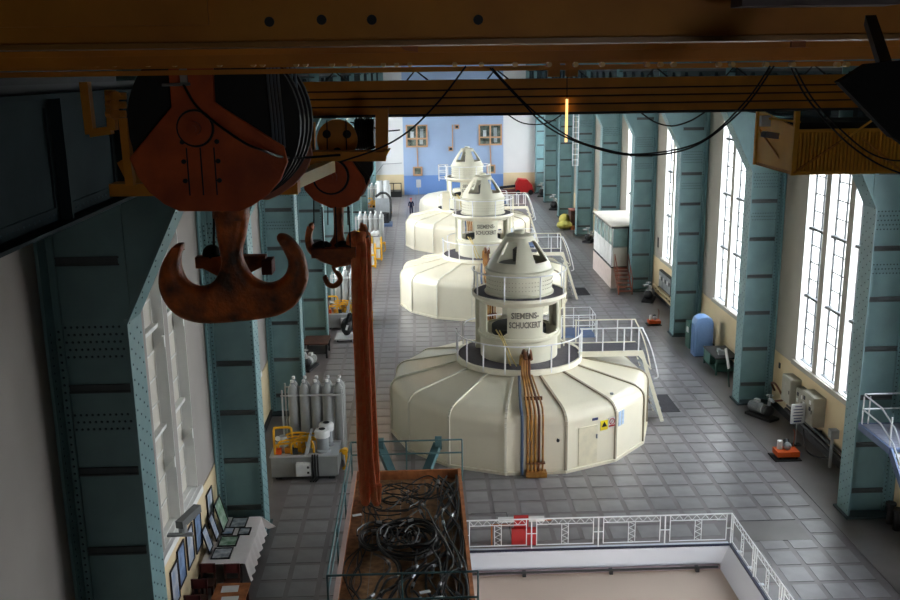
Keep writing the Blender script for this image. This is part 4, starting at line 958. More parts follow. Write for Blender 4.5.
for k, (a, b, z, lab) in enumerate(((33.2, 39.6, .80, 'dark pipe along the right wall under the cabinets'), (33.2, 39.8, .55, 'lower dark pipe along the right wall under the cabinets'), (57.0, 64.4, .75, 'cream pipe run along the wall under the gauge panel'), (57.0, 64.4, .45, 'lower cream pipe run along the wall under the gauge panel'))):
    t = thing('wall_pipe', lab, 'pipe', (16.3, (a+b)/2, z))
    part('pipe', MB().tube([(16.28, a, z), (16.28, b, z)], .085 if k < 2 else .08, 8), dark if k < 2 else cream_w, t)
    for f in (.1, .5, .9): part('pipe_bracket', MB().box(16.22, 16.465, a+(b-a)*f-.04, a+(b-a)*f+.04, z-.13, z+.03), dark, t, smooth=0)
t = thing('standpipe_valve', 'grey standpipe with valve on the wall beside the nearest right column', 'valve', (16.1, 34.6, 0))
part('standpipe', MB().tube([(16.1, 34.6, 0), (16.1, 34.6, 1.6)], .07, 8), greym, t); part('valve_body', MB().box(15.98, 16.3, 34.45, 34.75, 1.25, 1.6), greym, t, smooth=0)
part('lower_pipe', MB().tube(crom([(16.1, 34.6, .4), (15.8, 35.2, .2), (15.6, 35.8, .3), (15.9, 36.9, .7)], 4), .035, 6), dark, t)
t = thing('hose_coil', 'brown hose and pipe fitting curling at the wall beside the second column', 'hose', (16.1, 40.6, .9))
part('hose', MB().tube(crom([(16.3, 41.3, .9), (16.1, 41.2, 1.3), (16.1, 40.7, 1.4), (16.2, 40.2, 1.1), (16.2, 39.9, .95), (15.9, 40.4, .7), (15.8, 40.6, .5)], 5), .05, 6), copper_d, t)
part('wall_plate', MB().box(16.44, 16.465, 40.1, 40.8, 1.1, 1.6), greym, t, smooth=0)
# notice board on a stand
t = thing('notice_stand', 'white printed notice board on a thin stand beside the orange machine', 'sign', (15.75, 36.7, 0))
bd = part('board', MB().cb((15.62, 36.9, 1.42), (.62, .04, .85), .12), white, t, smooth=0)
part('pole', MB().tube([(15.62, 36.94, 0), (15.62, 36.94, 1.1)], .025, 6), greym, t); part('foot', MB().box(15.4, 15.85, 36.8, 37.1, 0, .04), dark, t, smooth=0)
m = MB()
for k, w in enumerate((.30, .44, .40, .46, .36)): m.cb((15.62, 36.874, 1.74-k*.13), (w, .006, .035), .12)
m.cb((15.62, 36.874, 1.09), (.34, .006, .07), .12)
part('printed_line', m, ink, bd, smooth=0)['kind'] = 'stuff'
def orange_unit(x, y, sc, lab):
    t = thing('orange_compressor', lab, 'machine', (x, y, 0)); b = lambda *a: MB().box(*[(a[i]*sc+(x if i < 2 else y if i < 4 else 0)) for i in range(6)])
    part('mat', b(-.72, .6, -.55, .5, 0, .05), black, t, smooth=0)
    for a in (-.42, .42):
        for c in (-.3, .3): part('foot', b(a-.05, a+.05, c-.05, c+.05, .05, .16), dark, t, smooth=0)
    part('tray', b(-.55, .55, -.38, .38, .15, .42), orangeb, t, smooth=0)
    part('motor', MB().sphere((x+.05*sc, y, .6*sc), .2*sc, 12), greym, t); part('filter_cap', MB().cyl((x-.3*sc, y+.1, .42*sc), (x-.3*sc, y+.1, .85*sc), .13*sc, 12), white, t)
    part('pump_head', MB().cyl((x+.1*sc, y+.1*sc, .5*sc), (x+.1*sc, y+.4*sc, .75*sc), .15*sc, 10), dark, t)
    part('handle', MB().tube(crom([(x+.45*sc, y+.3*sc, .4*sc), (x+.5*sc, y+.3*sc, 1.1*sc), (x+.4*sc, y+.3*sc, 1.35*sc)], 4), .03*sc, 6), red_br, t)
orange_unit(14.75, 35.7, .82, 'orange tray machine on a black mat beside the nearest right column')
orange_unit(14.42, 56.6, .68, 'small orange machine on a black mat beside the third right column')
# light blue cabinet
t = thing('blue_storage_unit', 'tall rounded light blue plastic unit against the right wall', 'unit', (15.45, 50.0, 0))
pts = [(14.95, 0, 0.03), (15.95, 0, 0.03), (15.95, 0, 1.9), (15.85, 0, 2.15), (15.6, 0, 2.28), (15.3, 0, 2.28), (15.05, 0, 2.15), (14.95, 0, 1.9)]
part('shell', plate([(p[0], p[2]) for p in pts], 50.0, .85, .07, 0, 3), bluecab, t)
part('front_panel', plate([(15.1, .3), (15.8, .3), (15.8, 1.8), (15.6, 1.95), (15.3, 1.95), (15.1, 1.8)], 49.57, .06, .02), bluecab, t)
part('side_rib', MB().box(14.90, 14.96, 49.75, 49.85, .25, 1.8), bluecab, t, smooth=0); part('side_rib', MB().box(14.90, 14.96, 50.1, 50.2, .25, 1.8), bluecab, t, smooth=0)
part('plinth', MB().box(15.0, 15.9, 49.62, 50.4, 0, .04), black, t, smooth=0)
t = thing('dark_locker', 'dark green metal locker behind the rounded light blue unit', 'locker', (15.5, 51.6, 0))
part('body', MB().box(15.1, 16.0, 51.2, 52.0, 0, 1.5), greenb, t, smooth=0); part('label_plate', MB().box(15.06, 15.1, 51.4, 51.7, .9, 1.2), white, t, smooth=0)
t = thing('workbench', 'green metal workbench with dark top against the right wall', 'workbench', (15.6, 47.4, 0))
part('worktop', MB().box(15.1, 16.3, 46.3, 48.6, .88, .95), dark, t, smooth=0); part('drawer_unit', MB().box(15.15, 16.2, 47.5, 48.55, .2, .88), greenb, t, smooth=0)
part('lower_shelf', MB().box(15.15, 16.2, 46.35, 47.5, .2, .25), greenb, t, smooth=0)
for x in (15.17, 16.15):
    for y in (46.4, 48.5): part('leg', MB().box(x-.04, x+.04, y-.04, y+.04, 0, .88), greenb, t, smooth=0)
part('vice', MB().box(15.4, 15.7, 46.8, 47.0, .95, 1.2).box(15.35, 15.5, 46.75, 47.05, 1.1, 1.28), greym, t, smooth=0)
t = thing('leaning_board', 'narrow white board leaning between workbench and second right column', 'board', (15.3, 44.7, 0))
part('board', MB().beam((15.15, 44.4, 1.0), (15.1, 44.9, 1.9), .05, .22), white, t, smooth=0); part('prop', MB().beam((15.25, 44.5, 0), (15.12, 44.8, 1.8), .05, .05), greenb, t, smooth=0)
t = thing('potted_plant', 'small green potted plant on the sill above the workbench', 'plant', (16.45, 46.0, 2.9))
part('pot', MB().lathe([(0.001, 0), (.08, 0), (.12, .18), (.001, .18)], (16.6, 46.0, 2.93), 12), brownw, t)
lf = MB(); rr = random.Random(4)
for k in range(14):
    a = rr.uniform(0, 6.28); d = Vector((cos(a)*.18, sin(a)*.22, rr.uniform(.15, .5))); p = Vector((16.6, 46, 3.1)); s_ = Vector((-sin(a), cos(a), 0))*.05
    lf.add([p, p+d*.5+s_, p+d, p+d*.5-s_], [(0, 1, 2, 3)])
part('foliage', lf, leafm, t)['kind'] = 'stuff'
# kiosk
t = thing('control_kiosk', 'white glazed control kiosk with flat roof among the right columns', 'kiosk', (15, 70.3, 0))
kx0, kx1, ky0, ky1, kb, kt = 13.75, 16.3, 66.7, 73.9, 1.6, 4.45
part('skirt', MB().box(kx0-.03, kx1, ky0-.02, ky1, 0, kb-.1), pinkw, t, smooth=0)
part('floor_band', MB().box(kx0-.05, kx1, ky0-.04, ky1+.02, kb-.1, kb), dark, t, smooth=0)
part('roof', MB().box(kx0-.12, kx1, ky0-.15, ky1+.12, kt+.08, kt+.16), roofw, t, smooth=0); part('roof_trim', MB().box(kx0-.12, kx1, ky0-.15, ky1+.12, kt-.04, kt+.08), dark, t, smooth=0)
part('interior', MB().box(kx0+.2, kx1-.2, ky0+.3, ky1-.2, kb, kt-.1), mat('kiosk_inside', (150, 158, 156), .8), t, smooth=0)
n = 5; dy = (ky1-ky0)/n
for k in range(n):
    y = ky0+k*dy
    part('lower_panel', MB().box(kx0, kx0+.05, y+.05, y+dy-.05, kb+.02, 3.05), white, t, smooth=0)
    part('window_pane', MB().box(kx0+.01, kx0+.04, y+.07, y+dy-.07, 3.12, kt-.1), glassg, t, smooth=0)
    part('mullion', MB().box(kx0-.02, kx0+.06, y-.04, y+.05, kb, kt), white, t, smooth=0)
part('transom', MB().box(kx0-.02, kx0+.06, ky0, ky1, 3.04, 3.12), white, t, smooth=0)
for k, (a, b) in enumerate(((kx0, kx0+1.15), (kx0+1.95, kx1))):
    part('front_panel', MB().box(a+.06, b-.05, ky0, ky0+.05, kb+.02, 3.0), roofw, t, smooth=0); part('front_pane', MB().box(a+.06, b-.05, ky0+.01, ky0+.04, 3.1, kt-.1), glassg, t, smooth=0)
part('door', MB().box(kx0+1.2, kx0+1.9, ky0-.02, ky0+.03, kb+.02, kt-.15), roofw, t, smooth=0)
part('front_post', MB().box(kx0-.03, kx0+.06, ky0-.03, ky0+.05, kb, kt), dark, t, smooth=0); part('front_post', MB().box(kx0+1.12, kx0+1.2, ky0-.03, ky0+.05, kb, kt), dark, t, smooth=0)
t = thing('kiosk_stairs', 'rust brown wooden stairs with handrail leading up to the kiosk', 'stairs', (14.35, 65.6, 0))
part('landing', MB().box(13.85, 14.85, 66.2, 66.66, 1.5, 1.58), red_br, t, smooth=0)
for k in range(6): part('stair_tread', MB().box(13.9, 14.8, 64.6+k*.27, 64.9+k*.27, .22+k*.23, .27+k*.23), red_br, t, smooth=0)
for x in (13.87, 14.83):
    part('stringer', MB().beam((x, 64.55, .05), (x, 66.3, 1.5), .05, .2), red_br, t, smooth=0)
    part('handrail', MB().beam((x, 64.6, 1.1), (x, 66.3, 2.6), .05, .06), red_br, t, smooth=0)
    for y, z in ((64.65, .1), (65.45, .8), (66.25, 1.5)): part('baluster', MB().beam((x, y, z), (x, y, z+1.07), .05, .05), red_br, t, smooth=0)
# sacks and crate
for k, (x, y, z, a, b, lab) in enumerate(((14.35, 93.2, .4, 1.25, .5, 'large yellow sack slumped left of the brown crate'), (14.6, 94.6, .65, 1.0, .8, 'second yellow sack leaning on the brown crate'))):
    m = MB().sphere((x, y, z), 1, 14, (a*.62, .9, z/1.0)); rr = random.Random(k+2)
    m.v = [v+Vector((rr.uniform(-.06, .06), rr.uniform(-.06, .06), rr.uniform(-.04, .08))) for v in m.v]
    solo('yellow_sack', m, yellowbag, lab, 'sack', 'yellow sacks')
t = thing('tool_crate', 'dark red-brown crate on a yellow pallet between the right columns', 'crate', (15.5, 94, 0))
part('pallet', MB().box(14.9, 16.2, 92.6, 94.6, 0, .35), board_m, t, smooth=0); part('crate_body', MB().box(14.95, 16.1, 93.0, 94.6, .35, 1.8), brownw, t, smooth=0); part('crate_lid', MB().box(14.9, 16.15, 92.95, 94.65, 1.8, 1.9), mat('lid_brown', (120, 60, 44), .6), t, smooth=0)
t = thing('red_machine', 'bright red machine with boom on the floor before the far wall', 'machine', (12.50, 120.6, 0))
part('body', MB().prism([(12.20, 120.0, .3), (14.50, 120.0, .3), (14.30, 120.0, 1.2), (13.70, 120.0, 1.9), (12.60, 120.0, 2.0), (12.20, 120.0, 1.2)], (0, 1.6, 0)), red_m, t, smooth=0)
part('boom', MB().beam((10.20, 120.6, .9), (12.30, 120.6, 1.1), .3, .3), dark, t, smooth=0); part('counterweight', MB().box(10.20, 12.20, 120.0, 121.6, .1, .6), mat('dark_red', (96, 30, 30), .6), t, smooth=0)
for x in (12.50, 14.10): part('wheel', MB().cyl((x, 119.9, .32), (x, 120.1, .32), .32, 14), black, t)
t = thing('wall_ladder', 'white ladder hanging beside the upper right columns in the distance', 'ladder', (14.3, 88.6, 8))
a, b = at(572.5, 166, 1, 88.6), at(578, 166, 1, 88.6); z0, z1 = a.z, 15.0
for x in (a.x, b.x): part('ladder_rail', MB().box(x-.03, x+.03, 88.57, 88.63, z0, z1), railw, t, smooth=0)
for k in range(14): part('ladder_rung', MB().box(a.x, b.x, 88.58, 88.62, z0+.05+k*.5, z0+.09+k*.5), railw, t, smooth=0)
part('wall_tie', MB().box(b.x, 15.0, 88.58, 89.3, z1-.2, z1-.14), railw, t, smooth=0)
# blue platform and stairs at the right edge
t = thing('blue_platform_stairs', 'blue steel platform with silver handrails and stairs at right edge', 'stairs', (15.6, 28, 0))
part('platform', MB().box(14.75, 16.4, 27.6, 29.7, 3.67, 3.75), platb, t, smooth=0); 
for k in range(14): part('deck_plank', MB().box(14.8, 16.35, 27.65+k*.145, 27.77+k*.145, 3.75, 3.77), mat('blue_grey_deck', (134, 138, 154), .5), t, smooth=0)
part('edge_beam', MB().box(14.7, 14.76, 27.6, 29.7, 3.55, 3.77), platb, t, smooth=0); part('edge_beam', MB().box(14.7, 16.4, 29.7, 29.76, 3.55, 3.77), platb, t, smooth=0)
part('wall_bracket', MB().beam((16.45, 29.0, 2.6), (14.9, 29.0, 3.66), .08, .08), platb, t, smooth=0)
for x in (14.78, 15.7): part('stringer', MB().beam((x, 27.65, 3.65), (x, 23.6, .05), .06, .26), platb, t, smooth=0)
for k in range(14): f = (k+.5)/14; part('stair_tread', MB().box(14.8, 15.7, 27.6-f*4.0-.13, 27.6-f*4.0+.13, 3.67*(1-f), 3.67*(1-f)+.03), lgrey, t, smooth=0)
srail = mat('silver_rail', (190, 194, 200), .3, metal=.5)
for z in (.55, 1.08):
    part('handrail', MB().tube([(16.4, 29.68, 3.75+z), (14.8, 29.68, 3.75+z), (14.76, 29.6, 3.75+z), (14.76, 28.4, 3.75+z-.02), (14.76, 27.5, 3.75+z-.35), (14.76, 23.7, z+.15)], .028, 6), srail, t)
for x, y, z in ((14.78, 29.66, 3.75), (15.0, 29.68, 3.75), (16.2, 29.68, 3.75), (14.76, 27.7, 3.75), (14.76, 25.6, 1.8), (14.76, 24.0, .45)): part('rail_post', MB().tube([(x, y, z-.1), (x, y, z+1.0)], .026, 6), srail, t)
# floor fittings in the near corner
t = thing('wall_valves', 'pair of dark valves low on the wall behind the nearest right column', 'valve', (16.2, 29.9, 0))
for y in (29.3, 29.8): part('valve', MB().cyl((16.15, y, 0), (16.15, y, .7), .12, 10), dark, t); part('valve_cap', MB().cyl((16.15, y, .7), (16.15, y, .78), .18, 10), dark, t)
# sockets on the wall
wp = MB().box(XR-.08, XR-.04, 41.2, 41.35, 2.0, 2.25); solo('wall_switch', wp, dark, 'small dark switch box on cream wall left of the putty cabinets', 'switch', smooth=0)
solo('wall_switch', MB().box(XR-.03, XR, 64.3, 64.6, 3.4, 4.1), dark, 'dark switch box on the grey wall right of the kiosk', 'switch', smooth=0)

# ================================================================== BLUE END WALL
def end_window(n, u0, u1, v0, v1, grid):
    y = YB-.1; a, b = at(u0, v1, 1, y), at(u1, v0, 1, y); w = bpy.data.objects.new('window_%d' % n, None); COL.objects.link(w); w.location = ((a.x+b.x)/2, y, (a.z+b.z)/2); w['kind'] = 'structure'
    part('room_behind', MB().box(a.x, b.x, y-.02, y, a.z, b.z), room_d, w, smooth=0)
    f = .14 if grid else .16
    for bx_ in ((a.x-.05, b.x+.05, a.z-.05, a.z+f), (a.x-.05, b.x+.05, b.z-f*.7, b.z+.05), (a.x-.05, a.x+f, a.z, b.z), (b.x-f, b.x+.05, a.z, b.z)): part('frame_bar', MB().box(bx_[0], bx_[1], y-.12, y-.0, bx_[2], bx_[3]), winfr, w, smooth=0)
    if grid:
        mx_ = (a.x+b.x)/2; mz = a.z+(b.z-a.z)*.38
        part('mullion', MB().box(mx_-.1, mx_+.1, y-.11, y, a.z, b.z), winfr, w, smooth=0); part('mullion', MB().box(a.x, b.x, y-.10, y, mz-.09, mz+.09), winfr, w, smooth=0)
        for k, (x0, x1, z0_, z1_) in enumerate(((a.x+.3, mx_-.1, a.z+.3, mz-.1), (mx_+.1, b.x-.3, a.z+.3, mz-.1), (a.x+.3, mx_-.1, mz+.1, b.z-.2), (mx_+.1, b.x-.3, mz+.1, b.z-.2))): part('pane', MB().box(x0, x1, y-.05, y-.04, z0_, z1_), glass_m, w, smooth=0)
        for x, z_, h in ((a.x+.7, mz+.1, .8), (mx_+.6, mz+.1, 1.1), (b.x-.8, a.z+.3, .6)): part('object_inside', MB().box(x-.18, x+.25, y-.035, y-.02, z_, z_+h), white if x < mx_ else lgrey, w, smooth=0)
end_window(41, 406.5, 427, 125, 147, True); end_window(42, 479, 501.5, 124.5, 145, True)
end_window(43, 413.5, 422, 167, 175.5, False); end_window(44, 487, 495, 165, 173, False)
for k, (u0, u1, v0, v1, lab) in enumerate(((454.5, 459, 124.5, 129, 'small tan junction box high on the blue wall'), (448.5, 453, 146.5, 151, 'lower tan junction box on the blue wall left of the far tower'))):
    a, b = at(u0, v1, 1, YB-.1), at(u1, v0, 1, YB-.1); t = thing('junction_box', lab, 'box', (a.x, YB-.2, a.z))
    part('box_frame', MB().box(a.x, b.x, YB-.3, YB-.09, a.z, b.z), winfr, t, smooth=0); part('box_face', MB().box(a.x+.12, b.x-.12, YB-.32, YB-.3, a.z+.12, b.z-.12), dark, t, smooth=0)
for u0, v0, u1, v1, lab in ((452.5, 125, 452.5, 147, 'tan conduit joining two junction boxes on the blue wall'), (417, 148, 418, 167, 'tan conduit below the left window of the blue wall'), (490, 145, 491, 165, 'tan conduit below the right window of the blue wall')):
    a, b = at(u0, v0, 1, YB-.15), at(u1, v1, 1, YB-.15); solo('wall_conduit', MB().beam(a, b, .12, .1, (0, 1, 0)), winfr, lab, 'conduit', smooth=0)
a, b = at(416.5, 194, 1, 121.5), at(421, 186, 1, 121.5)
t = thing('notice_sign', 'pale grey notice on a stand in front of the blue wall', 'sign', (a.x+.3, 121.5, 0)); part('board', MB().box(a.x, b.x, 121.48, 121.54, 1.0, 2.0), lgrey, t, smooth=0); part('pole', MB().box(a.x+.25, a.x+.33, 121.5, 121.58, 0, 1.0), greym, t, smooth=0)
t = thing('entrance_steps', 'dark landing with handrail in the far left corner', 'steps', (-4.0, 120.7, 0))
part('landing', MB().box(-5.0, -2.3, 119.9, 122.1, 0, .7), dark, t, smooth=0); part('step', MB().box(-5.6, -5.0, 120.1, 122.1, 0, .35), dark, t, smooth=0)
m = MB().tube([(-6.2, 120.0, .9), (-4.4, 120.0, 1.75), (-2.3, 120.0, 1.75)], .06, 6)
part('handrail', m, dark, t)
for x, z in ((-5.6, 1.2), (-4.4, 1.75), (-3.3, 1.75), (-2.35, 1.75)): part('rail_post', MB().box(x-.05, x+.05, 119.95, 120.05, 0, z), dark, t, smooth=0)
part('side_rail', MB().tube([(-6.6, 122.0, 1.5), (-4.6, 122.0, 4.0), (-2.2, 122.0, 4.1)], .05, 6), greym, t)

# ================================================================== LEFT SIDE: HYDRAULIC UNITS AND GAS BOTTLES
def hpu(y0, lab):
    t = thing('hydraulic_power_unit', lab, 'machine', (-4.75, y0+.75, 0)); x0, x1 = -6.05, -3.45
    part('tank', MB().box(x0, x1, y0, y0+1.5, .12, .95), mat('tank_grey', (146, 148, 146), .45), t, smooth=0)
    part('tank_lid', MB().box(x0-.04, x1+.04, y0-.04, y0+1.54, .95, 1.0), lgrey, t, smooth=0)
    for x in (x0+.25, x1-.25):
        for y in (y0+.15, y0+1.35): part('foot', MB().box(x-.12, x+.12, y-.1, y+.1, 0, .12), dark, t, smooth=0)
    for x in (x0+.85, x1-.9): part('tank_seam', MB().box(x-.01, x+.01, y0-.015, y0, .14, .93), greym, t, smooth=0)
    eb = part('switch_box', MB().box(-5.05, -4.5, y0-.25, y0-.0, .25, .75), white, t, smooth=0)
    for z in (.4, .62): part('latch', MB().box(-4.62, -4.54, y0-.28, y0-.25, z-.04, z+.04), dark, eb, smooth=0)
    for k in range(3): part('black_hose', MB().tube(crom([(-4.42+k*.1, y0-.02, 1.05), (-4.42+k*.1, y0-.1, .9), (-4.42+k*.1, y0-.12, .5), (-4.42+k*.1, y0-.1, .1), (-4.5+k*.1, y0-.3, .04)], 4), .035, 6), black, t)
    for x, y in ((-4.05, y0+.45), (-3.95, y0+1.15)):
        mo = part('pump_motor', MB().lathe([(0.001, 0), (.30, 0), (.30, .08), (.24, .12), (.24, .62), (0.001, .62)], (x, y, 1.0), 20), greym, t)
        part('motor_cap', MB().lathe([(.24, .60), (.30, .62), (.31, .82), (.27, .90), (.12, .93), (0.001, .93)], (x, y, 1.0), 20), white, mo); part('cap_vent', MB().cyl((x, y, 1.92), (x, y, 1.945), .13, 14), black, mo)
    part('gauge_plate', MB().prism([(-4.75, y0+.1, 1.0), (-4.5, y0+.1, 1.9), (-4.42, y0+.1, 1.9), (-4.6, y0+.1, 1.0)], (0, .5, 0)), lgrey, t, smooth=0)
    rr = random.Random(9)
    for k in range(9):
        x = -5.9+.13*k; z = 1.25+.1*(k % 4); y = y0+.2+.12*(k % 5)
        part('yellow_pipe', MB().tube(crom([(x, y, 1.0), (x, y, z), (x+.15, y+.05, z+.15), (x+.7, y+.1, z+.15), (x+.85, y+.1, z), (x+.85, y+.1, 1.0)], 3), .045, 6), yel_b, t)
    for k in range(4): part('manifold_block', MB().cb((-5.75+.32*k, y0+.25+.1*(k % 2), 1.12), (.2, .2, .22), .1*k), [orangeb, yel_c, dark, yel_b][k], t, smooth=0)
    part('filter_bowl', MB().cyl((-5.6, y0+.5, 1.0), (-5.6, y0+.5, 1.65), .16, 14), lgrey, t)
    part('yellow_loop', MB().tube(crom([(-5.95, y0+.5, 1.0), (-5.95, y0+.5, 1.9), (-5.8, y0+.5, 2.0), (-5.35, y0+.5, 2.0), (-5.25, y0+.5, 1.85), (-5.25, y0+.5, 1.4)], 3), .05, 6), yel_b, t)
    part('gauge', MB().cyl((-5.75, y0+.15, 1.7), (-5.75, y0+.1, 1.7), .1, 12), white, t)
    part('outlet_valve', MB().tube(crom([(-3.45, y0+.6, .9), (-3.2, y0+.6, .95), (-3.15, y0+.6, .6), (-3.15, y0+.6, .3), (-3.3, y0+.6, .15)], 4), .06, 6).cyl((-3.2, y0+.5, .9), (-3.2, y0+.75, .9), .12, 10), yel_b, t)
    part('riser_pipe', MB().tube([(-3.3, y0+1.3, 0), (-3.3, y0+1.3, 3.3)], .04, 6), lgrey, t)
    return t
bot = None
def rack(y0, who, n=5):
    global bot
    t = thing('bottle_rack', 'grey tubular rack holding gas bottles behind %s' % who, 'rack', (-4.45, y0+.4, 0))
    for x in (-5.75, -3.3):
        for y in (y0-.1, y0+.8): part('rack_post', MB().box(x-.03, x+.03, y-.03, y+.03, 0, 3.1), lgrey, t, smooth=0)
    for z in (.4, 2.9):
        for y in (y0-.2, y0+.9): part('rack_bar', MB().box(-5.8, -3.25, y-.02, y+.02, z-.03, z+.03), lgrey, t, smooth=0)
    for row in range(2):
        for k in range(n):
            x = -5.35+k*.47; y = y0+.1+row*.5
            lab = 'grey gas bottle, %s from left in %s row behind %s' % (NTH[k], ['front', 'rear'][row], who)
            if bot is None:
                bot = thing('gas_bottle', lab, 'gas bottle', (x, y, 0), 'grey gas bottles'); 
                part('cylinder', MB().lathe([(0.001, .02), (.19, .02), (.20, .06), (.20, 2.95), (.18, 3.1), (.11, 3.22), (.05, 3.28), (0.001, 3.28)], (x, y, 0), 16), bottle_m, bot)
                part('neck', MB().cyl((x, y, 3.26), (x, y, 3.38), .045, 8), greym, bot); part('valve_cap', MB().cyl((x, y, 3.36), (x, y, 3.46), .07, 10), white, bot)
            else:
                o = copy_tree(bot); o.location = (x, y, 0); o['label'] = lab
for k, (y, who) in enumerate(((34.75, 'the nearest hydraulic unit'), (57.0, 'the second hydraulic unit'), (81.5, 'the third hydraulic unit'), (103.5, 'the farthest hydraulic unit'))):
    hpu(y, ['grey hydraulic unit with yellow pipes and two motors, nearest the camera', 'grey hydraulic unit half hidden behind the orange slings', 'grey hydraulic unit with yellow pipes, third from the camera', 'grey hydraulic unit farthest away along the left wall'][k]); rack(y+1.9, who)
t = thing('brown_table', 'brown table with machine parts beside the left wall', 'table', (-5.9, 51.6, 0))
part('table_top', MB().box(-6.7, -5.3, 50.9, 52.6, .8, .88), brownw, t, smooth=0)
for x in (-6.6, -5.4):
    for y in (51.0, 52.5): part('leg', MB().box(x-.05, x+.05, y-.05, y+.05, 0, .8), dark, t, smooth=0)
part('lower_board', MB().box(-6.6, -5.4, 51.0, 52.5, .25, .3), dark, t, smooth=0)
t = thing('brown_locker', 'tall dark red-brown bundle of tubes by the left column', 'locker', (-5.9, 55.4, 0))
for k in range(4): part('tube', MB().cyl((-6.2+.17*k, 55.2+.1*(k % 2), 0), (-6.2+.17*k, 55.2+.1*(k % 2), 2.6+.15*(k % 2)), .085, 10), mat('maroon_tube', (104, 44, 44), .5), t)
part('strap', MB().box(-6.32, -5.6, 55.05, 55.45, 2.2, 2.3), dark, t, smooth=0)
t = thing('handling_cart', 'black machine on a pale low cart in front of the second hydraulic unit', 'cart', (-4.7, 54.6, 0))
part('cart_deck', MB().box(-5.2, -4.1, 54.0, 55.5, .15, .22), lgrey, t, smooth=0)
for x in (-5.05, -4.25):
    for y in (54.2, 55.3): part('wheel', MB().cyl((x-.03, y, .09), (x+.03, y, .09), .09, 10), black, t)
part('machine_body', MB().sphere((-4.55, 54.9, .75), .5, 12, (.7, .8, 1.1)), black, t); part('machine_neck', MB().beam((-4.5, 54.8, .9), (-4.3, 54.6, 1.6), .2, .2), black, t, smooth=0); part('white_tag', MB().cb((-4.5, 54.45, .8), (.12, .02, .3), 0, .3), white, t, smooth=0)
for k, (x, y, lab) in enumerate(((-4.15, 76.2, 'yellow guard frame around a pale drum, nearer of two'), (-3.75, 79.2, 'yellow guard frame around a pale drum, farther of two'))):
    t = thing('yellow_guard_frame', lab, 'frame', (x, y, 0), 'yellow guard frames')
    for dx in (-.4, .4):
        part('hoop', MB().tube(crom([(x+dx, y-.4, 0), (x+dx, y-.4, 1.6), (x+dx, y, 1.9), (x+dx, y+.4, 1.6), (x+dx, y+.4, 0)], 3), .07, 6), yel_b, t)
    for z in (.1, 1.0): part('cross_bar', MB().box(x-.42, x+.42, y-.46, y-.36, z, z+.12), yel_b, t, smooth=0)
    part('drum', MB().cyl((x, y, .1), (x, y, 1.9), .27, 14), white, t)
t = thing('oil_cooler', 'blue-grey machine on a blue tray with arched black pipe, far left', 'machine', (-3.6, 97.5, 0))
part('tray', MB().box(-4.1, -2.9, 96.6, 98.6, 0, .25), platb, t, smooth=0); part('body', MB().cyl((-3.6, 97.8, .25), (-3.6, 97.8, 1.3), .4, 12), dark, t)
part('arched_pipe', MB().tube(crom([(-4.6, 98.2, 2.9), (-4.0, 98.2, 3.3), (-3.4, 98.0, 3.2), (-3.05, 97.7, 2.6), (-3.05, 97.5, 1.2), (-3.2, 97.3, .5)], 4), .13, 8), black, t)
for k in range(2): part('motor', MB().cyl((-4.2+.7*k, 99.6, 2.6), (-4.2+.7*k, 99.6, 4.4), .33, 12), lgrey, t)
part('motor_stand', MB().box(-4.7, -3.1, 99.2, 100, 0, 2.6), greym, t, smooth=0)

# ================================================================== LEFT DISPLAY TABLE
t = thing('display_table', 'long table under a white cloth along the left wall', 'table', (-6.35, 28.3, 0))
part('table_top', MB().box(-7.05, -5.75, 26.9, 30.0, .72, .76), brownw, t, smooth=0)
for x in (-6.95, -5.85):
    for y in (27.0, 29.9): part('leg', MB().box(x-.03, x+.03, y-.03, y+.03, 0, .72), dark, t, smooth=0)
m = MB(); ny = 24; prof = [(-7.05, .79), (-5.72, .79), (-5.66, .76), (-5.60, .45), (-5.52, .16)]
for j in range(ny+1):
    y = 26.85+3.2*j/ny
    for i, (x, z) in enumerate(prof): m.v.append(Vector((x+(.05*sin(j*1.7)*(i-2)/2 if i > 2 else 0), y, z)))
for j in range(ny): m.f += [(j*5+i, j*5+i+1, j*5+5+i+1, j*5+5+i) for i in range(4)]
m.prism([(-6.3, 30.02, .79), (-5.66, 30.02, .78), (-5.2, 30.02, .40), (-5.45, 30.02, .33)], (0, .02, 0))
tc_ = solo('tablecloth', m, clothw, 'white cloth draped over the long table at the left wall', 'tablecloth')
def framed(c, w, h, rz, tilt, mat_, lab, name='picture_frame', cat='picture', group=None):
    c = Vector(c); t = thing(name, lab, cat, c, group)
    def q(name, dx, dz, sx, sz, th, off_, m, par):
        mm_ = Matrix.Rotation(rz, 3, 'Z') @ Matrix.Rotation(tilt, 3, 'Y'); ctr = c+mm_ @ Vector((off_, dx, dz)); mb = MB()
        v = [ctr+mm_ @ Vector((a*th/2, b*sx/2, d*sz/2)) for d in (-1, 1) for b in (-1, 1) for a in (-1, 1)]
        mb.add(v, [(0, 2, 3, 1), (4, 5, 7, 6), (0, 1, 5, 4), (2, 6, 7, 3), (0, 4, 6, 2), (1, 3, 7, 5)]); return part(name, mb, m, par, smooth=0)
    q('backing', 0, h/2, w-.02, h-.02, .015, 0, mat_, t)
    for dx, dz, sx, sz in ((0, .02, w, .04), (0, h-.02, w, .04), (-w/2+.02, h/2, .04, h), (w/2-.02, h/2, .04, h)): q('frame_bar', dx, dz, sx, sz, .04, .01, frame_d, t)
    return t
wx = XL+.06
for k, (u, v) in enumerate(((210, 507), (198, 531), (190, 546), (181.5, 564), (175, 585))):
    p = at(u, v, 0, wx); framed((wx, p.y, max(p.z, 1.45)-.6), .78, 1.2, 0, 0, pics[[3, 0, 3, 0, 3][k]], 'framed pale blue wall poster, %s from the column behind the table' % ['first', 'second', 'third', 'fourth', 'fifth'][k], 'wall_poster', 'poster', 'framed posters on the left wall')
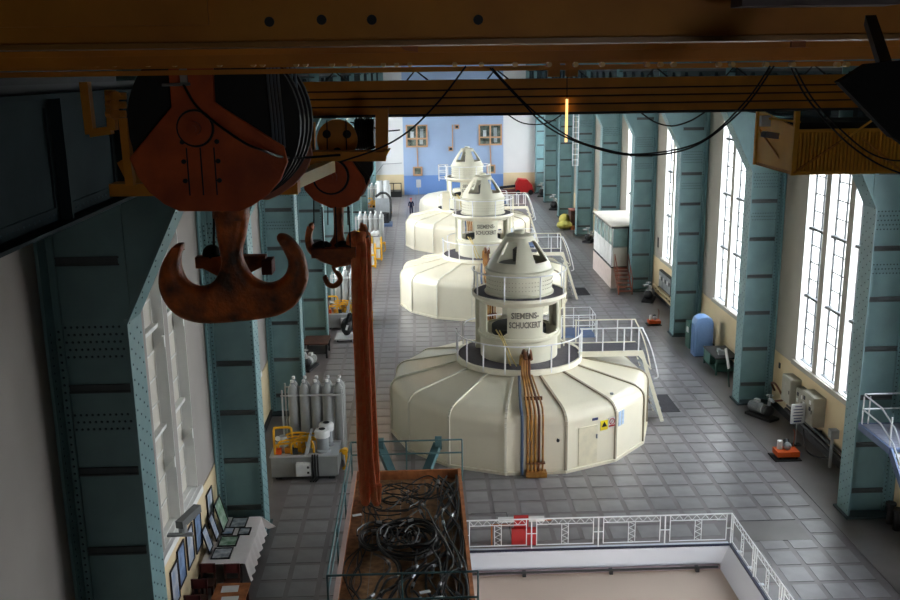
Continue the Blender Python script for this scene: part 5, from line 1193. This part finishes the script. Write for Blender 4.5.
lean = [((-6.75, 29.35, .80), .85, 1.0, 1, 'framed print with green map leaning on the wall at table end'), ((-6.85, 28.55, .80), .5, .85, 3, 'narrow framed white print leaning beside the green map'), ((-6.9, 27.75, .80), .55, .8, 3, 'framed pale diagram leaning on the wall behind the table middle')]
for c, w, h, mi, lab in lean: framed(c, w, h, 0, -.25, pics[mi], lab, group='pictures on the display table')
flat = [((-6.35, 29.6, .80), .75, .55, 2, 'framed grey print lying flat at the far end of the table'), ((-6.6, 29.0, .80), .5, .4, 3, 'small pale framed print lying flat on the white cloth'), ((-6.05, 28.95, .80), .5, .4, 2, 'small dark framed print lying flat near the cloth edge'), ((-6.45, 28.3, .80), .7, .6, 1, 'framed green-grey print lying flat at the table middle'), ((-6.5, 27.5, .80), .7, .6, 2, 'framed brown-grey print lying flat at the near end of the table')]
for c, w, h, mi, lab in flat:
    t = thing('picture_frame', lab, 'picture', c, 'pictures on the display table'); x, y, z = c
    part('backing', MB().box(x-h/2, x+h/2, y-w/2, y+w/2, z, z+.012), pics[mi], t, smooth=0)
    for a in ((x-h/2, x-h/2+.04, y-w/2, y+w/2), (x+h/2-.04, x+h/2, y-w/2, y+w/2), (x-h/2, x+h/2, y-w/2, y-w/2+.04), (x-h/2, x+h/2, y+w/2-.04, y+w/2)): part('frame_bar', MB().box(*a, z, z+.03), frame_d, t, smooth=0)
def chair(x, y, lab):
    t = thing('wooden_chair', lab, 'chair', (x, y, 0), 'brown chairs')
    part('seat', MB().box(x-.24, x+.24, y-.24, y+.24, .44, .5), brownw, t, smooth=0)
    for a in (-.2, .2):
        for b in (-.2, .2): part('leg', MB().box(x+a-.025, x+a+.025, y+b-.025, y+b+.025, 0, .44), brownw, t, smooth=0)
    part('backrest', MB().box(x-.24, x+.24, y+.2, y+.25, .7, 1.0), mat('maroon_back', (96, 36, 38), .6), t, smooth=0)
    for a in (-.2, .2): part('back_post', MB().box(x+a-.025, x+a+.025, y+.2, y+.25, .5, 1.0), brownw, t, smooth=0)
for k, (x, y) in enumerate(((-6.75, 26.3), (-6.0, 26.25), (-6.8, 25.4), (-6.8, 24.5))): chair(x, y, 'dark brown wooden chair near the left wall, %s' % ['beside the wall at the table end', 'at the aisle side of the table end', 'second row against the wall', 'third row against the wall'][k])
t = thing('low_table', 'low brown table with white papers at the bottom left', 'table', (-5.9, 25.2, 0))
part('table_top', MB().box(-6.35, -5.35, 24.3, 25.95, .6, .65), board_m, t, smooth=0)
for x in (-6.25, -5.45):
    for y in (24.4, 25.85): part('leg', MB().box(x-.04, x+.04, y-.04, y+.04, 0, .6), brownw, t, smooth=0)
for k, (x, y) in enumerate(((-5.9, 25.6), (-5.8, 25.0))): solo('paper_sheet', MB().cb((x, y, .66), (.5, .36, .01), .05), white, ['white paper sheet on the low brown table, farther one', 'white paper sheet on the low brown table, nearer one'][k], 'paper', 'papers on the low table', 0)
t = thing('sill_floodlight', 'grey floodlight on a bracket at the nearest left window sill', 'lamp', (-6.9, 24.4, 3.2))
part('bracket', MB().box(-7.2, -6.5, 24.2, 24.35, 3.12, 3.18), greym, t, smooth=0); part('lamp_housing', MB().beam((-6.85, 24.25, 3.45), (-6.55, 25.2, 3.5), .22, .22), mat('lamp_grey', (110, 112, 112), .4), t, smooth=0); part('lamp_mount', MB().cyl((-6.8, 24.4, 3.15), (-6.8, 24.4, 3.4), .12, 10), greym, t)

# ================================================================== PERSON
def skinned(name, verts, edges, rad, m, parent, sub=1):
    me = bpy.data.meshes.new(name); me.from_pydata(verts, edges, []); o = bpy.data.objects.new(name, me); COL.objects.link(o)
    sk = o.modifiers.new('s', 'SKIN'); 
    for i, v in enumerate(me.skin_vertices[0].data): v.radius = rad[i]
    me.skin_vertices[0].data[0].use_root = True
    sb = o.modifiers.new('u', 'SUBSURF'); sb.levels = sub; sb.render_levels = sub
    dg = bpy.context.evaluated_depsgraph_get(); dg.update(); m2 = bpy.data.meshes.new_from_object(o.evaluated_get(dg)); bpy.data.objects.remove(o)
    m2.materials.clear(); m2.materials.append(m); m2.polygons.foreach_set('use_smooth', [True]*len(m2.polygons)); m2.name = name
    o = link(name, m2, parent); return o
t = thing('person', 'person in dark navy work clothes and red helmet walking near far wall', 'person', (-1.0, 104.8, 0))
J = [(0, 0, .95), (0, 0, 1.15), (0, .02, 1.38), (0, .02, 1.50), (0, .04, 1.62), (0, .05, 1.72),           # pelvis spine neck head
     (-.19, 0, 1.42), (-.27, .08, 1.15), (-.25, -.10, .92), (-.25, -.16, .84), (.19, 0, 1.42), (.28, -.06, 1.15), (.27, -.22, .95), (.27, -.28, .88),
     (-.10, 0, .90), (-.12, -.16, .50), (-.12, -.10, .10), (-.12, -.28, .05), (.10, 0, .90), (.12, .12, .50), (.12, .36, .13), (.12, .22, .05)]
E_ = [(0, 1), (1, 2), (2, 3), (3, 4), (4, 5), (2, 6), (6, 7), (7, 8), (8, 9), (2, 10), (10, 11), (11, 12), (12, 13), (0, 14), (14, 15), (15, 16), (16, 17), (0, 18), (18, 19), (19, 20), (20, 21)]
Rd = [(.13, .10), (.13, .10), (.15, .11), (.055, .055), (.085, .10), (.07, .08), (.06, .06), (.048, .048), (.038, .038), (.03, .045), (.06, .06), (.048, .048), (.038, .038), (.03, .045), (.085, .09), (.065, .065), (.05, .05), (.04, .04), (.085, .09), (.065, .065), (.05, .05), (.04, .04)]
body = skinned('body', J, E_, Rd, skin_m, t)
idx = [0, 1, 2, 6, 7, 8, 10, 11, 12, 14, 15, 16, 18, 19, 20]; mp = {a: i for i, a in enumerate(idx)}
skinned('work_clothes', [J[a] for a in idx], [(mp[a], mp[b]) for a, b in E_ if a in mp and b in mp], [(Rd[a][0]+.022, Rd[a][1]+.022) for a in idx], navy, t)
L0 = Vector(t.location)
part('helmet', MB().lathe([(.16, 1.70), (.13, 1.71), (.125, 1.78), (.09, 1.85), (0.001, 1.87)], L0+Vector((0, .04, 0)), 14), mat('helmet_red', (230, 90, 80), .5), t)
for s_ in (-.12, .12): part('boot', MB().sphere(L0+Vector((s_, -.18 if s_ < 0 else .28, .06)), .07, 8, (.8, 1.8, .8)), black, t)
for s_ in (-.025, .025): part('eye', MB().sphere(L0+Vector((s_, -.052, 1.66)), .012, 6), dark, t)
# warm hall lamp over the middle generator
hl = bpy.data.lights.new('hall_lamp', 'POINT'); hl.energy = 450; hl.color = (1, .70, .46); hl.shadow_soft_size = .6
ho = bpy.data.objects.new('hall_lamp', hl); COL.objects.link(ho); ho.location = (-4.0, 67, 12.5)
t = thing('hall_pendant', 'hall pendant lamp above the left aisle', 'lamp', (-4.0, 67, 12.6))
part('shade', MB().lathe([(.1, .5), (.25, .4), (.7, 0), (.66, 0), (.2, .36), (.1, .46)], (-4.0, 67, 12.7), 20), greym, t); part('cord', MB().tube([(-4.0, 67, 13.1), (-4.0, 67, ZC)], .03, 6), black, t)
